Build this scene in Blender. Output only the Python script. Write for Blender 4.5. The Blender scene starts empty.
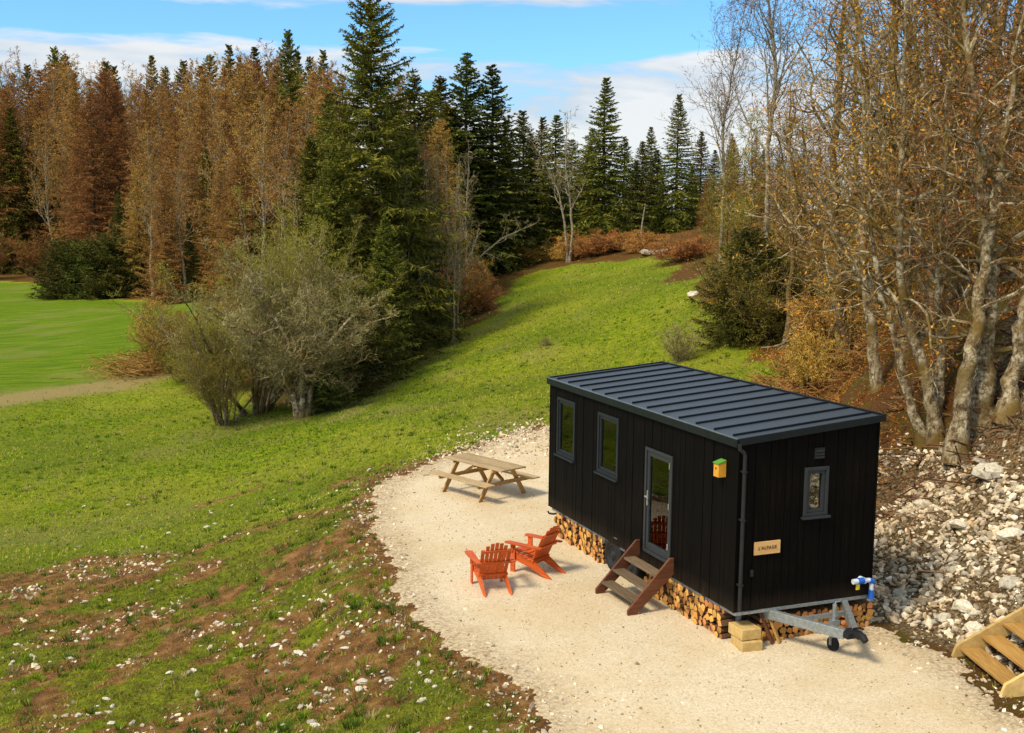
import bpy, math, random
import numpy as np
from mathutils import Matrix, Vector, Euler
R = math.radians
PI = math.pi
sc = bpy.context.scene
COL = sc.collection
rnd = random.Random(7)
# ------------------------------------------------------------------ camera
F, PITCH, ROLL, H = 1150.0, 0.1271, 0.0109, 6.105
cam = bpy.data.cameras.new('camera'); cam.lens = 36*F/1024; cam.sensor_width = 36
cam.clip_start = .1; cam.clip_end = 4000
co = bpy.data.objects.new('camera', cam); COL.objects.link(co)
co.location = (0, 0, H)
co.rotation_euler = (Matrix.Rotation(PI/2-PITCH, 3, 'X') @ Matrix.Rotation(ROLL, 3, 'Z')).to_euler()
sc.camera = co

def ray(px, py):
    x = px-512; y = py-366.5
    cr, sr = math.cos(ROLL), math.sin(ROLL)
    x, y = cr*x+sr*y, -sr*x+cr*y
    c, s = math.cos(PITCH), math.sin(PITCH)
    u = -y/F
    return np.array([x/F, c+s*u, -s+c*u])
def G(px, py, z=0.):
    r = ray(px, py); t = (z-H)/r[2]; return (r[0]*t, r[1]*t)

# ------------------------------------------------------------------ numpy noise
def _hash(ix, iy, seed):
    n = (ix*374761393 + iy*668265263 + seed*1442695041) & 0xffffffff
    n = ((n ^ (n >> 13))*1274126177) & 0xffffffff
    n = n ^ (n >> 16)
    return (n & 0xffff)/65535.0
def vnoise(x, y, seed=0):
    x = np.asarray(x, float); y = np.asarray(y, float)
    ix = np.floor(x).astype(np.int64); iy = np.floor(y).astype(np.int64)
    fx = x-ix; fy = y-iy
    fx = fx*fx*(3-2*fx); fy = fy*fy*(3-2*fy)
    a = _hash(ix, iy, seed); b = _hash(ix+1, iy, seed); c = _hash(ix, iy+1, seed); d = _hash(ix+1, iy+1, seed)
    return (a*(1-fx)+b*fx)*(1-fy)+(c*(1-fx)+d*fx)*fy
def fbm(x, y, seed=0, octv=4, gain=.5):
    s = 0; a = 1; t = 0
    for i in range(octv):
        s = s + a*vnoise(x*2**i+i*17.3, y*2**i-i*9.1, seed+i*13); t += a; a *= gain
    return s/t
def sstep(a, b, x):
    t = np.clip((x-a)/(b-a), 0, 1); return t*t*(3-2*t)

# ------------------------------------------------------------------ terrain
CP = []
def cp(px, py, z): q = G(px, py, z); CP.append((q[0], q[1], z))
for a in [(0, 733, -1.3), (200, 733, -1.0), (200, 600, -1.1), (0, 600, -1.6), (350, 640, -.45), (100, 500, -2.0), (0, 500, -2.3), (300, 500, -1.1),
          (0, 400, -2.6), (120, 395, -2.5), (0, 330, -2.5), (0, 275, -2.5), (150, 292, -2.5), (200, 430, -2.2), (245, 436, -2.0), (300, 418, -1.6),
          (370, 372, -1.2), (430, 335, -.3), (380, 440, -.6), (480, 320, .5), (520, 285, 1.8), (600, 257, 3.6), (690, 262, 3.8), (560, 345, .7), (640, 340, 1.1),
          (470, 405, -.1), (580, 300, 1.9), (760, 350, 1.5), (700, 310, 2.5), (800, 385, 1.3), (560, 400, .1), (700, 360, 1.0), (850, 395, 1.5),
          (900, 470, 1.25), (890, 540, .6), (1000, 455, 1.9), (970, 440, 2.0), (1020, 500, 1.55), (1020, 590, .75), (905, 605, .12), (950, 560, .6), (940, 490, 1.3), (1020, 420, 2.5),
          (840, 350, 2.4), (920, 400, 2.3), (960, 330, 4), (1024, 330, 4.2), (880, 330, 3.3)]:
    cp(*a)
CP += [(7.4, 15, .5), (9, 15, 1.2), (10.5, 17, 1.8), (8.6, 12.6, .7), (11, 13, 1.5), (16, 14, 3), (16, 25, 4.2), (25, 45, 7), (30, 90, 8), (15, 70, 5.5), (40, 20, 7), (20, 110, 6), (5, 110, 4.3),
       (-5, 95, 2.5), (-15, 100, .5), (-10, 70, .2), (-30, 110, -1.8), (-60, 110, -2.6), (-90, 180, -2.5), (-50, 220, -2), (0, 220, 3.5), (-150, 200, -3), (60, 220, 8), (0, 500, 4), (-300, 500, -3), (300, 500, 12),
       (-300, 100, -4), (300, 100, 14), (-30, 20, -3), (-25, 5, -3), (-10, 0, -1.8), (0, -5, -.5), (4, 4, 0), (10, 3, .2), (0, -60, -2), (-200, -100, -5), (200, -100, 8), (0, 900, 4)]
# the yard is level
PAD = [(3.0, 33.5), (1.6, 34.2), (.9, 33.6), (-.31, 31.57), (-2.0, 28.4), (-2.95, 26.3), (-3.0, 24.6), (-2.61, 22.1), (-2.2, 20.2), (-1.95, 18.95), (-1.28, 16.78), (-.4, 15.23), (.15, 14.2), (.5, 13.14),
       (.8, 11), (0.5, 6), (0, 1), (12, 1), (10, 9), (7.2, 12.6), (6.25, 13.9), (6.3, 15.2), (6.05, 16.3), (5.65, 17.0), (5.9, 18.0), (5.0, 21), (4.2, 24.5), (3.9, 29)]
PADA = np.array(PAD)
def poly_sd(poly, x, y):
    """signed distance, positive inside"""
    x = np.asarray(x, float); y = np.asarray(y, float)
    p = np.asarray(poly, float); n = len(p)
    d = np.full(x.shape, 1e18); ins = np.zeros(x.shape, bool)
    for i in range(n):
        ax, ay = p[i]; bx, by = p[(i+1) % n]
        ex, ey = bx-ax, by-ay
        t = np.clip(((x-ax)*ex+(y-ay)*ey)/(ex*ex+ey*ey+1e-12), 0, 1)
        d = np.minimum(d, (x-ax-t*ex)**2+(y-ay-t*ey)**2)
        if ay != by:
            c = ((ay > y) != (by > y)) & (x < (bx-ax)*(y-ay)/(by-ay)+ax)
            ins ^= c
    d = np.sqrt(d)
    return np.where(ins, d, -d)
CPA = np.array(CP+[(x, y, 0) for x, y in PAD]+[(1.5, 20, 0), (3, 14, 0), (4, 9, 0)])
def _phi(r2): return np.sqrt(r2+2.0)
_n = len(CPA)
_A = np.zeros((_n+3, _n+3))
_dx = CPA[:, None, 0]-CPA[None, :, 0]; _dy = CPA[:, None, 1]-CPA[None, :, 1]
_A[:_n, :_n] = _phi(_dx**2+_dy**2)-np.eye(_n)*.15
_A[:_n, _n] = 1; _A[:_n, _n+1] = CPA[:, 0]; _A[:_n, _n+2] = CPA[:, 1]; _A[_n:, :_n] = _A[:_n, _n:].T
_W = np.linalg.solve(_A, np.concatenate([CPA[:, 2], [0, 0, 0]]))
BANK = [(5.75, 17.3), (6.05, 16.4), (6.5, 15.9), (6.7, 14.3), (8.5, 11.5), (14, 11.5), (15, 22), (11, 24), (8.9, 21.6), (7.5, 23), (6.6, 25.5), (5.2, 24), (5.5, 20)]
def height(x, y):
    x = np.asarray(x, float); y = np.asarray(y, float); sh = x.shape
    X = x.ravel(); Y = y.ravel(); z = np.zeros(len(X))
    for k in range(0, len(X), 40000):
        a = X[k:k+40000]; b = Y[k:k+40000]
        z[k:k+40000] = _phi((a[:, None]-CPA[None, :, 0])**2+(b[:, None]-CPA[None, :, 1])**2) @ _W[:_n]+_W[_n]+_W[_n+1]*a+_W[_n+2]*b
    z = z.reshape(sh)
    d = poly_sd(PADA, x, y)
    k = sstep(0, 1.8, -d)
    dist = np.hypot(x, y-15)
    rough = .10*(fbm(x*.9, y*.9, 3, 4)-.5)+.9*(fbm(x*.06, y*.06, 5, 3)-.5)*sstep(20, 80, dist)*.6
    bk = sstep(-.3, 1.0, poly_sd(BANK, x, y))
    rough = rough+bk*.30*(fbm(x*1.6, y*1.6, 31, 4)-.5)
    dl = sstep(.2, 3, -d)*sstep(34, 22, y)*sstep(4, 0, x)
    rough = rough+dl*.16*(fbm(x*.7, y*.7, 44, 4)-.5)
    return (z+rough)*k
# irregular grid, dense in front of the camera
def axis(c, lo, hi, n, s):
    a = math.asinh((lo-c)/s); b = math.asinh((hi-c)/s)
    return c+s*np.sinh(np.linspace(a, b, n))
NX, NY = 520, 560
AX = axis(0, -900, 900, NX, 14); AY = axis(19, -250, 1500, NY, 16)
GX, GY = np.meshgrid(AX, AY)
GZ = height(GX, GY)
def hz(x, y):
    """height of the meshed ground"""
    x = np.asarray(x, float); y = np.asarray(y, float)
    i = np.clip(np.searchsorted(AX, x)-1, 0, NX-2); j = np.clip(np.searchsorted(AY, y)-1, 0, NY-2)
    fx = (x-AX[i])/(AX[i+1]-AX[i]); fy = (y-AY[j])/(AY[j+1]-AY[j])
    return (GZ[j, i]*(1-fx)+GZ[j, i+1]*fx)*(1-fy)+(GZ[j+1, i]*(1-fx)+GZ[j+1, i+1]*fx)*fy
def gp(px, py):
    """where the line of sight through a photo pixel meets the ground"""
    r = ray(px, py); t = 8.
    while t < 400:
        q = r*t
        if q[2]+H <= float(hz(q[0], q[1])): break
        t *= 1.004
    return float(r[0]*t), float(r[1]*t)
def gd(px, D):
    r = ray(px, 250); return float(r[0]/r[1]*D), float(D)

# ------------------------------------------------------------------ mesh helpers
class Acc:
    def __init__(s): s.v = []; s.q = []; s.t = []; s.qm = []; s.tm = []; s.n = 0; s.col = []
    def add(s, v, q=None, t=None, m=0):
        v = np.asarray(v, float).reshape(-1, 3)
        if q is not None and len(q): q = np.asarray(q).reshape(-1, 4)+s.n; s.q.append(q); s.qm.append(np.full(len(q), m))
        if t is not None and len(t): t = np.asarray(t).reshape(-1, 3)+s.n; s.t.append(t); s.tm.append(np.full(len(t), m))
        s.v.append(v); s.n += len(v)
    def box(s, a, b, m=0, M=None):
        x0, y0, z0 = a; x1, y1, z1 = b
        v = np.array([(x0, y0, z0), (x1, y0, z0), (x1, y1, z0), (x0, y1, z0), (x0, y0, z1), (x1, y0, z1), (x1, y1, z1), (x0, y1, z1)], float)
        if M is not None: v = v @ np.array(M.to_3x3()).T+np.array(M.translation)
        s.add(v, [(3, 2, 1, 0), (4, 5, 6, 7), (0, 1, 5, 4), (1, 2, 6, 5), (2, 3, 7, 6), (3, 0, 4, 7)], m=m)
    def beam(s, p, q, w, h, m=0, up=(0, 0, 1)):
        p = Vector(p); q = Vector(q); d = (q-p); L = d.length; d.normalize()
        sd = d.cross(Vector(up)); sd.normalize(); u = sd.cross(d)
        M = Matrix((( *d, ), ( *sd, ), ( *u, ))).transposed().to_4x4(); M.translation = p
        s.box((0, -w/2, -h/2), (L, w/2, h/2), m, M)
    def tube(s, P, r, sides=6, m=0, cap=False):
        P = np.asarray(P, float); n = len(P); r = np.broadcast_to(np.asarray(r, float), (n,))
        d = np.gradient(P, axis=0); d /= (np.linalg.norm(d, axis=1, keepdims=True)+1e-9)
        ref = np.array([.31, .95, .05]) if abs(d[0, 2]) > .6 else np.array([.05, .1, 1.])
        a = np.cross(d, ref); a /= (np.linalg.norm(a, axis=1, keepdims=True)+1e-9); b = np.cross(d, a)
        th = np.arange(sides)*2*PI/sides
        v = P[:, None]+r[:, None, None]*(np.cos(th)[None, :, None]*a[:, None]+np.sin(th)[None, :, None]*b[:, None])
        i = np.arange(n-1)[:, None]*sides; j = np.arange(sides)[None]; k = (j+1) % sides
        q = np.stack([i+j, i+k, i+sides+k, i+sides+j], -1).reshape(-1, 4)
        t = []
        if cap:
            for e in (0, (n-1)*sides):
                for k_ in range(1, sides-1): t.append((e, e+k_, e+k_+1) if e else (e, e+k_+1, e+k_))
        s.add(v.reshape(-1, 3), q, t, m)
    def ribbons(s, A, B, w, m=0, rng=None):
        """tapering flat slivers from A to B"""
        A = np.asarray(A); B = np.asarray(B); n = len(A)
        d = B-A; rv = rng.normal(size=(n, 3)); sd = np.cross(d, rv); sd /= (np.linalg.norm(sd, axis=1, keepdims=True)+1e-9)
        w = np.broadcast_to(np.asarray(w, float), (n,))[:, None]
        v = np.stack([A-sd*w*.5, A+sd*w*.5, B], 1).reshape(-1, 3)
        s.add(v, t=np.arange(3*n).reshape(-1, 3), m=m)
    def leaves(s, P, size, m=0, rng=None):
        n = len(P); a = rng.normal(size=(n, 3)); a /= np.linalg.norm(a, axis=1, keepdims=True)
        b = np.cross(a, rng.normal(size=(n, 3))); b /= np.linalg.norm(b, axis=1, keepdims=True)
        sz = (size*(.6+.8*rng.random(n)))[:, None]
        v = np.stack([P-a*sz, P+b*sz*.45, P+a*sz, P-b*sz*.45], 1).reshape(-1, 3)
        s.add(v, np.arange(4*n).reshape(-1, 4), m=m)
    def mesh(s, name, mats, smooth=False):
        me = bpy.data.meshes.new(name)
        V = np.concatenate(s.v); me.vertices.add(len(V)); me.vertices.foreach_set('co', V.ravel().astype(np.float32))
        Q = np.concatenate(s.q) if s.q else np.zeros((0, 4), int); T = np.concatenate(s.t) if s.t else np.zeros((0, 3), int)
        mi = np.concatenate(([*s.qm] if s.qm else [])+([*s.tm] if s.tm else []))
        loops = np.concatenate([Q.ravel(), T.ravel()]); me.loops.add(len(loops)); me.loops.foreach_set('vertex_index', loops.astype(np.int32))
        ls = np.concatenate([np.arange(len(Q))*4, len(Q)*4+np.arange(len(T))*3])
        me.polygons.add(len(ls)); me.polygons.foreach_set('loop_start', ls.astype(np.int32))
        me.polygons.foreach_set('material_index', mi.astype(np.int32))
        me.polygons.foreach_set('use_smooth', np.full(len(ls), smooth))
        for m_ in mats: me.materials.append(m_)
        me.update(calc_edges=True); me.validate()
        return me
def link(name, me, parent=None, loc=None, rot=None, scale=None):
    o = bpy.data.objects.new(name, me); COL.objects.link(o)
    if parent: o.parent = parent
    if loc is not None: o.location = loc
    if rot is not None: o.rotation_euler = rot
    if scale is not None: o.scale = scale
    return o
def build(acc, name, mats, parent=None, smooth=False, bevel=0, **k):
    if not isinstance(mats, (list, tuple)): mats = [mats]
    o = link(name, acc.mesh(name, mats, smooth), parent, **k)
    if bevel:
        b = o.modifiers.new('bevel', 'BEVEL'); b.width = bevel; b.segments = 2; b.limit_method = 'ANGLE'
    return o
def tag(o, label=None, cat=None, group=None, kind=None):
    if label: o['label'] = label
    if cat: o['category'] = cat
    if group: o['group'] = group
    if kind: o['kind'] = kind
    return o
def empty(name, loc, rz=0, label=None, cat=None, group=None):
    o = link(name, None, None, loc, (0, 0, rz)); o.empty_display_size = .2
    return tag(o, label, cat, group)
def dup(o, parent=None):
    c = o.copy(); COL.objects.link(c)
    if parent: c.parent = parent
    for ch in o.children: dup(ch, c)
    return c

# ------------------------------------------------------------------ materials
class NT:
    def __init__(s, name):
        s.m = bpy.data.materials.new(name); s.m.use_nodes = True; s.t = s.m.node_tree; s.t.nodes.clear()
        s.out = s.t.nodes.new('ShaderNodeOutputMaterial'); s.b = s.t.nodes.new('ShaderNodeBsdfPrincipled')
        s.t.links.new(s.b.outputs[0], s.out.inputs[0]); s.tc = s.t.nodes.new('ShaderNodeTexCoord')
        s.b.inputs['Roughness'].default_value = .8; s.b.inputs['Specular IOR Level'].default_value = .3
    def n(s, typ, props={}, **inp):
        nd = s.t.nodes.new('ShaderNode'+typ)
        for k, v in props.items(): setattr(nd, k, v)
        for k, v in inp.items():
            k = int(k[1:]) if k[0] == '_' else k.replace('_', ' ')
            s.set(nd.inputs[k], v)
        return nd
    def set(s, sock, v):
        if isinstance(v, bpy.types.NodeSocket): s.t.links.new(v, sock)
        elif isinstance(v, (tuple, list)) and len(v) == 3 and sock.type == 'RGBA': sock.default_value = (*v, 1)
        else: sock.default_value = v
    def noise(s, scale, detail=4, rough=.55, vec=None, out=0, stretch=None):
        v = vec or s.tc.outputs['Object']
        if stretch: v = s.n('Mapping', {}, Vector=v, Scale=stretch).outputs[0]
        return s.n('TexNoise', {}, Vector=v, Scale=scale, Detail=detail, Roughness=rough).outputs[out]
    def ramp(s, fac, stops):
        r = s.t.nodes.new('ShaderNodeValToRGB'); s.set(r.inputs[0], fac)
        e = r.color_ramp.elements
        while len(e) < len(stops): e.new(.5)
        for k, (p, c) in enumerate(stops):
            e[k].position = p; e[k].color = (*c, 1) if isinstance(c, (tuple, list)) else (c, c, c, 1)
        return r.outputs[0]
    def mix(s, f, a, b, mode='MIX'):
        m = s.t.nodes.new('ShaderNodeMix'); m.data_type = 'RGBA'; m.blend_type = mode
        s.set(m.inputs[0], f); s.set(m.inputs[6], a); s.set(m.inputs[7], b); return m.outputs[2]
    def math(s, op, a, b=0.):
        m = s.t.nodes.new('ShaderNodeMath'); m.operation = op; s.set(m.inputs[0], a); s.set(m.inputs[1], b); return m.outputs[0]
    def base(s, c): s.set(s.b.inputs['Base Color'], c)
    def bump(s, h, strength=.3, dist=.02):
        b = s.n('Bump', {}, Height=h, Strength=strength, Distance=dist); s.t.links.new(b.outputs[0], s.b.inputs['Normal'])
    def rnd(s): return s.n('ObjectInfo').outputs['Random']
def simple(name, c, rough=.7, metal=0, var=.15, scale=8, bump=0, spec=.3):
    t = NT(name); nz = t.noise(scale, 5)
    d = tuple(max(0, x*(1-var)) for x in c); l = tuple(min(1, x*(1+var)) for x in c)
    t.base(t.ramp(nz, [(.3, d), (.7, l)])); t.b.inputs['Roughness'].default_value = rough
    t.b.inputs['Metallic'].default_value = metal; t.b.inputs['Specular IOR Level'].default_value = spec
    if bump: t.bump(nz, bump, .01)
    return t.m
def wood(name, dark, light, rough=.7, along=(1, 14, 14), per=.25):
    t = NT(name)
    g = t.noise(3.5, 6, .65, stretch=along); big = t.noise(1.3, 3)
    c = t.ramp(g, [(.3, dark), (.7, light)])
    c = t.mix(t.math('MULTIPLY', big, .5), c, tuple(x*.6 for x in dark))
    v = t.math('ADD', t.math('MULTIPLY', t.rnd(), 2*per), 1-per)
    h = t.n('HueSaturation', {}, Value=v, Color=c); t.base(h.outputs[0]); t.b.inputs['Roughness'].default_value = rough
    t.bump(g, .35, .004); return t.m

M = {}
def m_foliage(name, dark, mid, light, scale=1.2, transl=.0, per=.25, hue=.03):
    t = NT(name); geo = t.n('NewGeometry')
    nz = t.noise(scale, 3); isl = geo.outputs['Random Per Island']
    f = t.math('ADD', t.math('MULTIPLY', nz, .75), t.math('MULTIPLY', isl, .35))
    c = t.ramp(f, [(.3, dark), (.52, mid), (.8, light)])
    r = t.rnd()
    h = t.n('HueSaturation', {}, Hue=t.math('ADD', t.math('MULTIPLY', r, 2*hue), .5-hue*.75), Value=t.math('ADD', t.math('MULTIPLY', r, 2*per), 1-per), Color=c)
    t.base(h.outputs[0]); t.b.inputs['Roughness'].default_value = .75; t.b.inputs['Specular IOR Level'].default_value = .15
    if transl:
        tr = t.n('BsdfTranslucent', {}, Color=h.outputs[0]); mx = t.n('MixShader', {}, _0=transl, _1=t.b.outputs[0], _2=tr.outputs[0])
        t.t.links.new(mx.outputs[0], t.out.inputs[0])
    return t.m
M['needle'] = m_foliage('spruce_needles', (.018, .028, .005), (.105, .10, .012), (.28, .23, .035), .9, .2, .3, .03)
M['needle_dark'] = m_foliage('dark_needles', (.010, .020, .004), (.068, .076, .011), (.20, .18, .028), .9, .2, .3)
M['needle_brown'] = m_foliage('brown_conifer_twigs', (.12, .06, .014), (.33, .152, .045), (.52, .28, .085), .5, .25, .3, .022)
M['olive'] = m_foliage('olive_twigs', (.09, .075, .012), (.25, .205, .032), (.44, .37, .08), .7, .2)
M['bud_orange'] = m_foliage('russet_buds', (.16, .05, .009), (.46, .17, .025), (.70, .33, .06), 1.1, .25, .25, .012)
M['bud_green'] = m_foliage('yellow_green_buds', (.14, .13, .015), (.30, .27, .035), (.48, .43, .09), .8, .25, .15, .01)
M['twig'] = m_foliage('brown_twigs', (.045, .024, .010), (.15, .08, .030), (.32, .20, .09), .8, 0, .2)
M['twig_red'] = m_foliage('russet_twigs', (.14, .065, .018), (.34, .18, .046), (.52, .31, .095), .3, 0, .25, .02)
M['twig_grey'] = m_foliage('grey_twigs', (.08, .06, .022), (.24, .185, .075), (.46, .38, .19), .9, 0, .12)
M['bramble'] = m_foliage('bramble_canes', (.2, .10, .025), (.52, .28, .07), (.76, .48, .17), .9, .1, .15)
def m_bark(name, a, b, c, moss=(.11, .085, .015), mossamt=.5):
    t = NT(name); v = t.tc.outputs['Object']
    n1 = t.noise(6.5, 7, .78); n2 = t.noise(1.6, 4); n3 = t.noise(22, 3, .6, stretch=(1, 1, .3))
    col = t.ramp(n1, [(.40, a), (.5, b), (.60, c)])
    col = t.mix(t.ramp(n3, [(.55, 0.), (.68, .8)]), col, tuple(x*.35 for x in a))
    col = t.mix(t.ramp(n2, [(.62-mossamt*.25, 0.), (.72-mossamt*.15, 1.)]), col, moss)
    t.base(col); t.b.inputs['Roughness'].default_value = .9; t.bump(n1, .7, .03); return t.m
M['bark_pale'] = m_bark('lichen_bark', (.08, .045, .02), (.27, .205, .11), (.64, .56, .39), (.16, .10, .02), .65)
M['bark_mossy'] = m_bark('mossy_bark', (.045, .024, .010), (.17, .10, .04), (.44, .33, .18), (.13, .085, .018), .8)
M['bark_birch'] = m_bark('pale_stem_bark', (.14, .11, .07), (.3, .25, .17), (.45, .4, .3), (.2, .15, .07), .3)
M['bark_brown'] = m_bark('brown_bark', (.035, .022, .014), (.09, .058, .035), (.17, .12, .075), (.1, .08, .03), .3)

# ground ------------------------------------------------------------------
t = NT('ground_cover'); T = t.tc.outputs['Object']
at = t.n('Attribute', {'attribute_name': 'mask'}); sep = t.n('SeparateColor', {}, Color=at.outputs['Color'])
at2 = t.n('Attribute', {'attribute_name': 'mask2'}); sep2 = t.n('SeparateColor', {}, Color=at2.outputs['Color'])
fine = t.noise(26, 5, .75); mid = t.noise(3.2, 5, .65); big = t.noise(.35, 5, .6); huge = t.noise(.09, 3); vf = t.noise(75, 2, .6)
g = t.ramp(mid, [(.28, (.065, .12, .004)), (.5, (.205, .275, .006)), (.72, (.40, .42, .014))])
g = t.mix(t.ramp(big, [(.38, 0.), (.68, 1.)]), g, t.ramp(fine, [(.3, (.18, .22, .012)), (.7, (.42, .40, .045))]))
g = t.mix(t.ramp(fine, [(.34, .6), (.5, 0.)]), g, (.03, .06, .003))
field = t.mix(t.ramp(fine, [(.35, .55), (.6, 0.)]), t.ramp(t.noise(1.1, 6, .7, stretch=(.35, 2.2, 1)), [(.32, (.075, .15, .003)), (.5, (.14, .235, .004)), (.68, (.25, .30, .010))]), (.05, .10, .003))
g = t.mix(t.ramp(huge, [(.42, 0.), (.62, .55)]), g, (.05, .12, .004))
g = t.mix(sep.outputs[2], g, field)
dry = t.ramp(fine, [(.3, (.17, .12, .035)), (.7, (.46, .38, .15))])
g = t.mix(sep.outputs[1], g, dry)
dirt = t.ramp(mid, [(.3, (.06, .026, .006)), (.5, (.21, .090, .019)), (.72, (.42, .23, .07))])
dirt = t.mix(t.ramp(fine, [(.5, 0.), (.75, .7)]), dirt, (.34, .22, .11))
dirt = t.mix(t.ramp(vf, [(.62, 0.), (.68, .8)]), dirt, (.6, .52, .4))
g = t.mix(t.math('MULTIPLY', sep2.outputs[2], t.ramp(t.noise(6, 5, .7), [(.36, .85), (.62, .1)])), g, t.ramp(fine, [(.35, (.05, .035, .008)), (.65, (.12, .12, .014))]))
brk = t.math('SUBTRACT', t.noise(8, 6, .8), .5)
def broken(sock, k=1.9): return t.ramp(t.math('ADD', sock, t.math('MULTIPLY', brk, k)), [(.46, 0.), (.74, 1.)])
g = t.mix(t.ramp(t.math('ADD', t.math('ADD', sep.outputs[0], t.math('MULTIPLY', sep2.outputs[2], .16)), t.math('MULTIPLY', brk, 1.9)), [(.40, 0.), (.66, 1.)]), g, dirt)
lit = t.ramp(t.noise(34, 4, .8), [(.3, (.018, .009, .004)), (.47, (.10, .042, .014)), (.6, (.23, .10, .03)), (.76, (.40, .26, .12))])
lit = t.mix(t.ramp(t.noise(1.3, 5, .65), [(.47, 0.), (.62, .85)]), lit, t.ramp(fine, [(.3, (.03, .035, .003)), (.7, (.17, .15, .02))]))
g = t.mix(broken(sep2.outputs[0], 1.), g, lit)
scr = t.ramp(t.noise(17, 5, .7), [(.3, (.012, .007, .004)), (.44, (.10, .062, .027)), (.56, (.26, .185, .095)), (.70, (.5, .42, .28))])
g = t.mix(broken(sep2.outputs[1], .8), g, scr)
t.base(g); t.b.inputs['Roughness'].default_value = .95; t.b.inputs['Specular IOR Level'].default_value = .1
t.bump(t.math('ADD', fine, t.math('MULTIPLY', mid, 1.6)), .9, .08)
M['ground'] = t.m
t = NT('crushed_limestone')
f = t.noise(38, 4, .8); b = t.noise(.45, 4, .6); vo = t.n('TexVoronoi', {}, Vector=t.tc.outputs['Object'], Scale=30.0)
c = t.ramp(f, [(.26, (.34, .25, .13)), (.5, (.60, .485, .31)), (.72, (.84, .75, .57))])
c = t.mix(t.ramp(b, [(.44, 0.), (.58, .85)]), c, t.ramp(f, [(.28, (.40, .29, .145)), (.7, (.68, .53, .31))]))
c = t.mix(t.math('MULTIPLY', vo.outputs['Color'], .3), c, (.86, .78, .62))
at = t.n('Attribute', {'attribute_name': 'mask'}); sep = t.n('SeparateColor', {}, Color=at.outputs['Color'])
c = t.mix(t.math('MULTIPLY', sep.outputs[0], t.ramp(t.noise(14, 4, .7), [(.4, .25), (.6, 1.)])), c, t.ramp(t.noise(20, 4, .8), [(.3, (.12, .07, .03)), (.55, (.4, .3, .17)), (.7, (.88, .8, .65))]))
t.base(c); t.b.inputs['Roughness'].default_value = .95; t.bump(f, .6, .02); M['gravel'] = t.m
t = NT('limestone')
f = t.noise(7, 5, .7); c = t.ramp(f, [(.3, (.34, .25, .14)), (.5, (.64, .54, .38)), (.7, (.86, .79, .65))])
c = t.mix(t.ramp(t.noise(2.2, 4, .6), [(.45, 0.), (.65, .7)]), c, (.42, .27, .12))
v = t.math('ADD', t.math('MULTIPLY', t.n('NewGeometry').outputs['Random Per Island'], .95), .42)
h = t.n('HueSaturation', {}, Value=v, Color=c); t.base(h.outputs[0]); t.b.inputs['Roughness'].default_value = .9; t.bump(f, .5, .02); M['stone'] = t.m
t = NT('limestone_single')
f = t.noise(5, 5, .7); c = t.ramp(f, [(.3, (.44, .35, .22)), (.5, (.74, .67, .52)), (.7, (.9, .86, .75))])
c = t.mix(t.ramp(t.noise(1.7, 4), [(.55, 0.), (.68, .6)]), c, (.22, .16, .07))
h = t.n('HueSaturation', {}, Value=t.math('ADD', t.math('MULTIPLY', t.rnd(), .55), .5), Color=c); t.base(h.outputs[0]); t.bump(f, .5, .03); M['stone1'] = t.m
t = NT('grass_blades'); at = t.n('Attribute', {'attribute_name': 'tone'})
t.base(at.outputs['Color']); tr = t.n('BsdfTranslucent', {}, Color=at.outputs['Color']); mx = t.n('MixShader', {}, _0=.35, _1=t.b.outputs[0], _2=tr.outputs[0])
t.t.links.new(mx.outputs[0], t.out.inputs[0]); M['grass'] = t.m
# cabin ------------------------------------------------------------------
t = NT('charred_boards')
g = t.noise(2.5, 6, .7, stretch=(22, 22, .9)); b = t.noise(.9, 3); isl = t.n('NewGeometry').outputs['Random Per Island']
c = t.ramp(g, [(.40, (.0008, .0007, .0006)), (.60, (.0028, .002, .0014)), (.72, (.012, .008, .0045)), (.85, (.05, .035, .02))])
c = t.mix(t.ramp(isl, [(.0, .0), (1., .6)]), c, (.0035, .0027, .002))
sz = t.n('SeparateXYZ', {}, _0=t.tc.outputs['Object']).outputs[2]
c = t.mix(t.ramp(t.noise(3, 3, .5, stretch=(26, 26, .35)), [(.69, 0.), (.76, .6)]), c, (.06, .042, .025))
c = t.mix(t.math('MULTIPLY', t.ramp(sz, [(.5, .35), (.8, 0.)]), t.noise(6, 4, .7)), c, (.09, .06, .035))
c = t.mix(t.math('MULTIPLY', t.ramp(t.noise(1.1, 3), [(.5, 0.), (.72, .25)]), g), c, (.02, .012, .006))
t.base(c); t.b.inputs['Roughness'].default_value = .7; t.b.inputs['Specular IOR Level'].default_value = .08; t.bump(g, .5, .006); M['charred'] = t.m
t = NT('standing_seam_sheet')
f = t.noise(160, 2, .8); b = t.noise(.8, 4)
c = t.ramp(f, [(.3, (.030, .043, .058)), (.7, (.070, .090, .112))]); t.base(c)
t.b.inputs['Roughness'].default_value = .5; t.b.inputs['Metallic'].default_value = .25; M['roof'] = t.m
M['trim'] = simple('dark_trim', (.010, .014, .018), .45, .3, .2)
M['seam'] = simple('seam_dark', (.006, .009, .014), .5, .2, .2)
M['gutter'] = simple('gutter_sheet', (.13, .16, .16), .4, .5, .2)
M['pipe'] = simple('downpipe', (.022, .022, .024), .5, .2, .2)
M['frame'] = simple('window_frame_grey', (.016, .020, .026), .45, .1, .1)
M['frame_light'] = simple('window_frame_pale', (.032, .037, .042), .45, .1, .1)
M['steel'] = simple('galvanised_steel', (.30, .33, .34), .45, .55, .25, 20)
M['chrome'] = simple('handle_metal', (.7, .7, .7), .25, .9, .05)
M['black'] = simple('black_rubber', (.012, .012, .013), .7, 0, .2, 30)
M['ply'] = wood('birch_plywood', (.62, .46, .24), (.82, .66, .38), .6)
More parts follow.
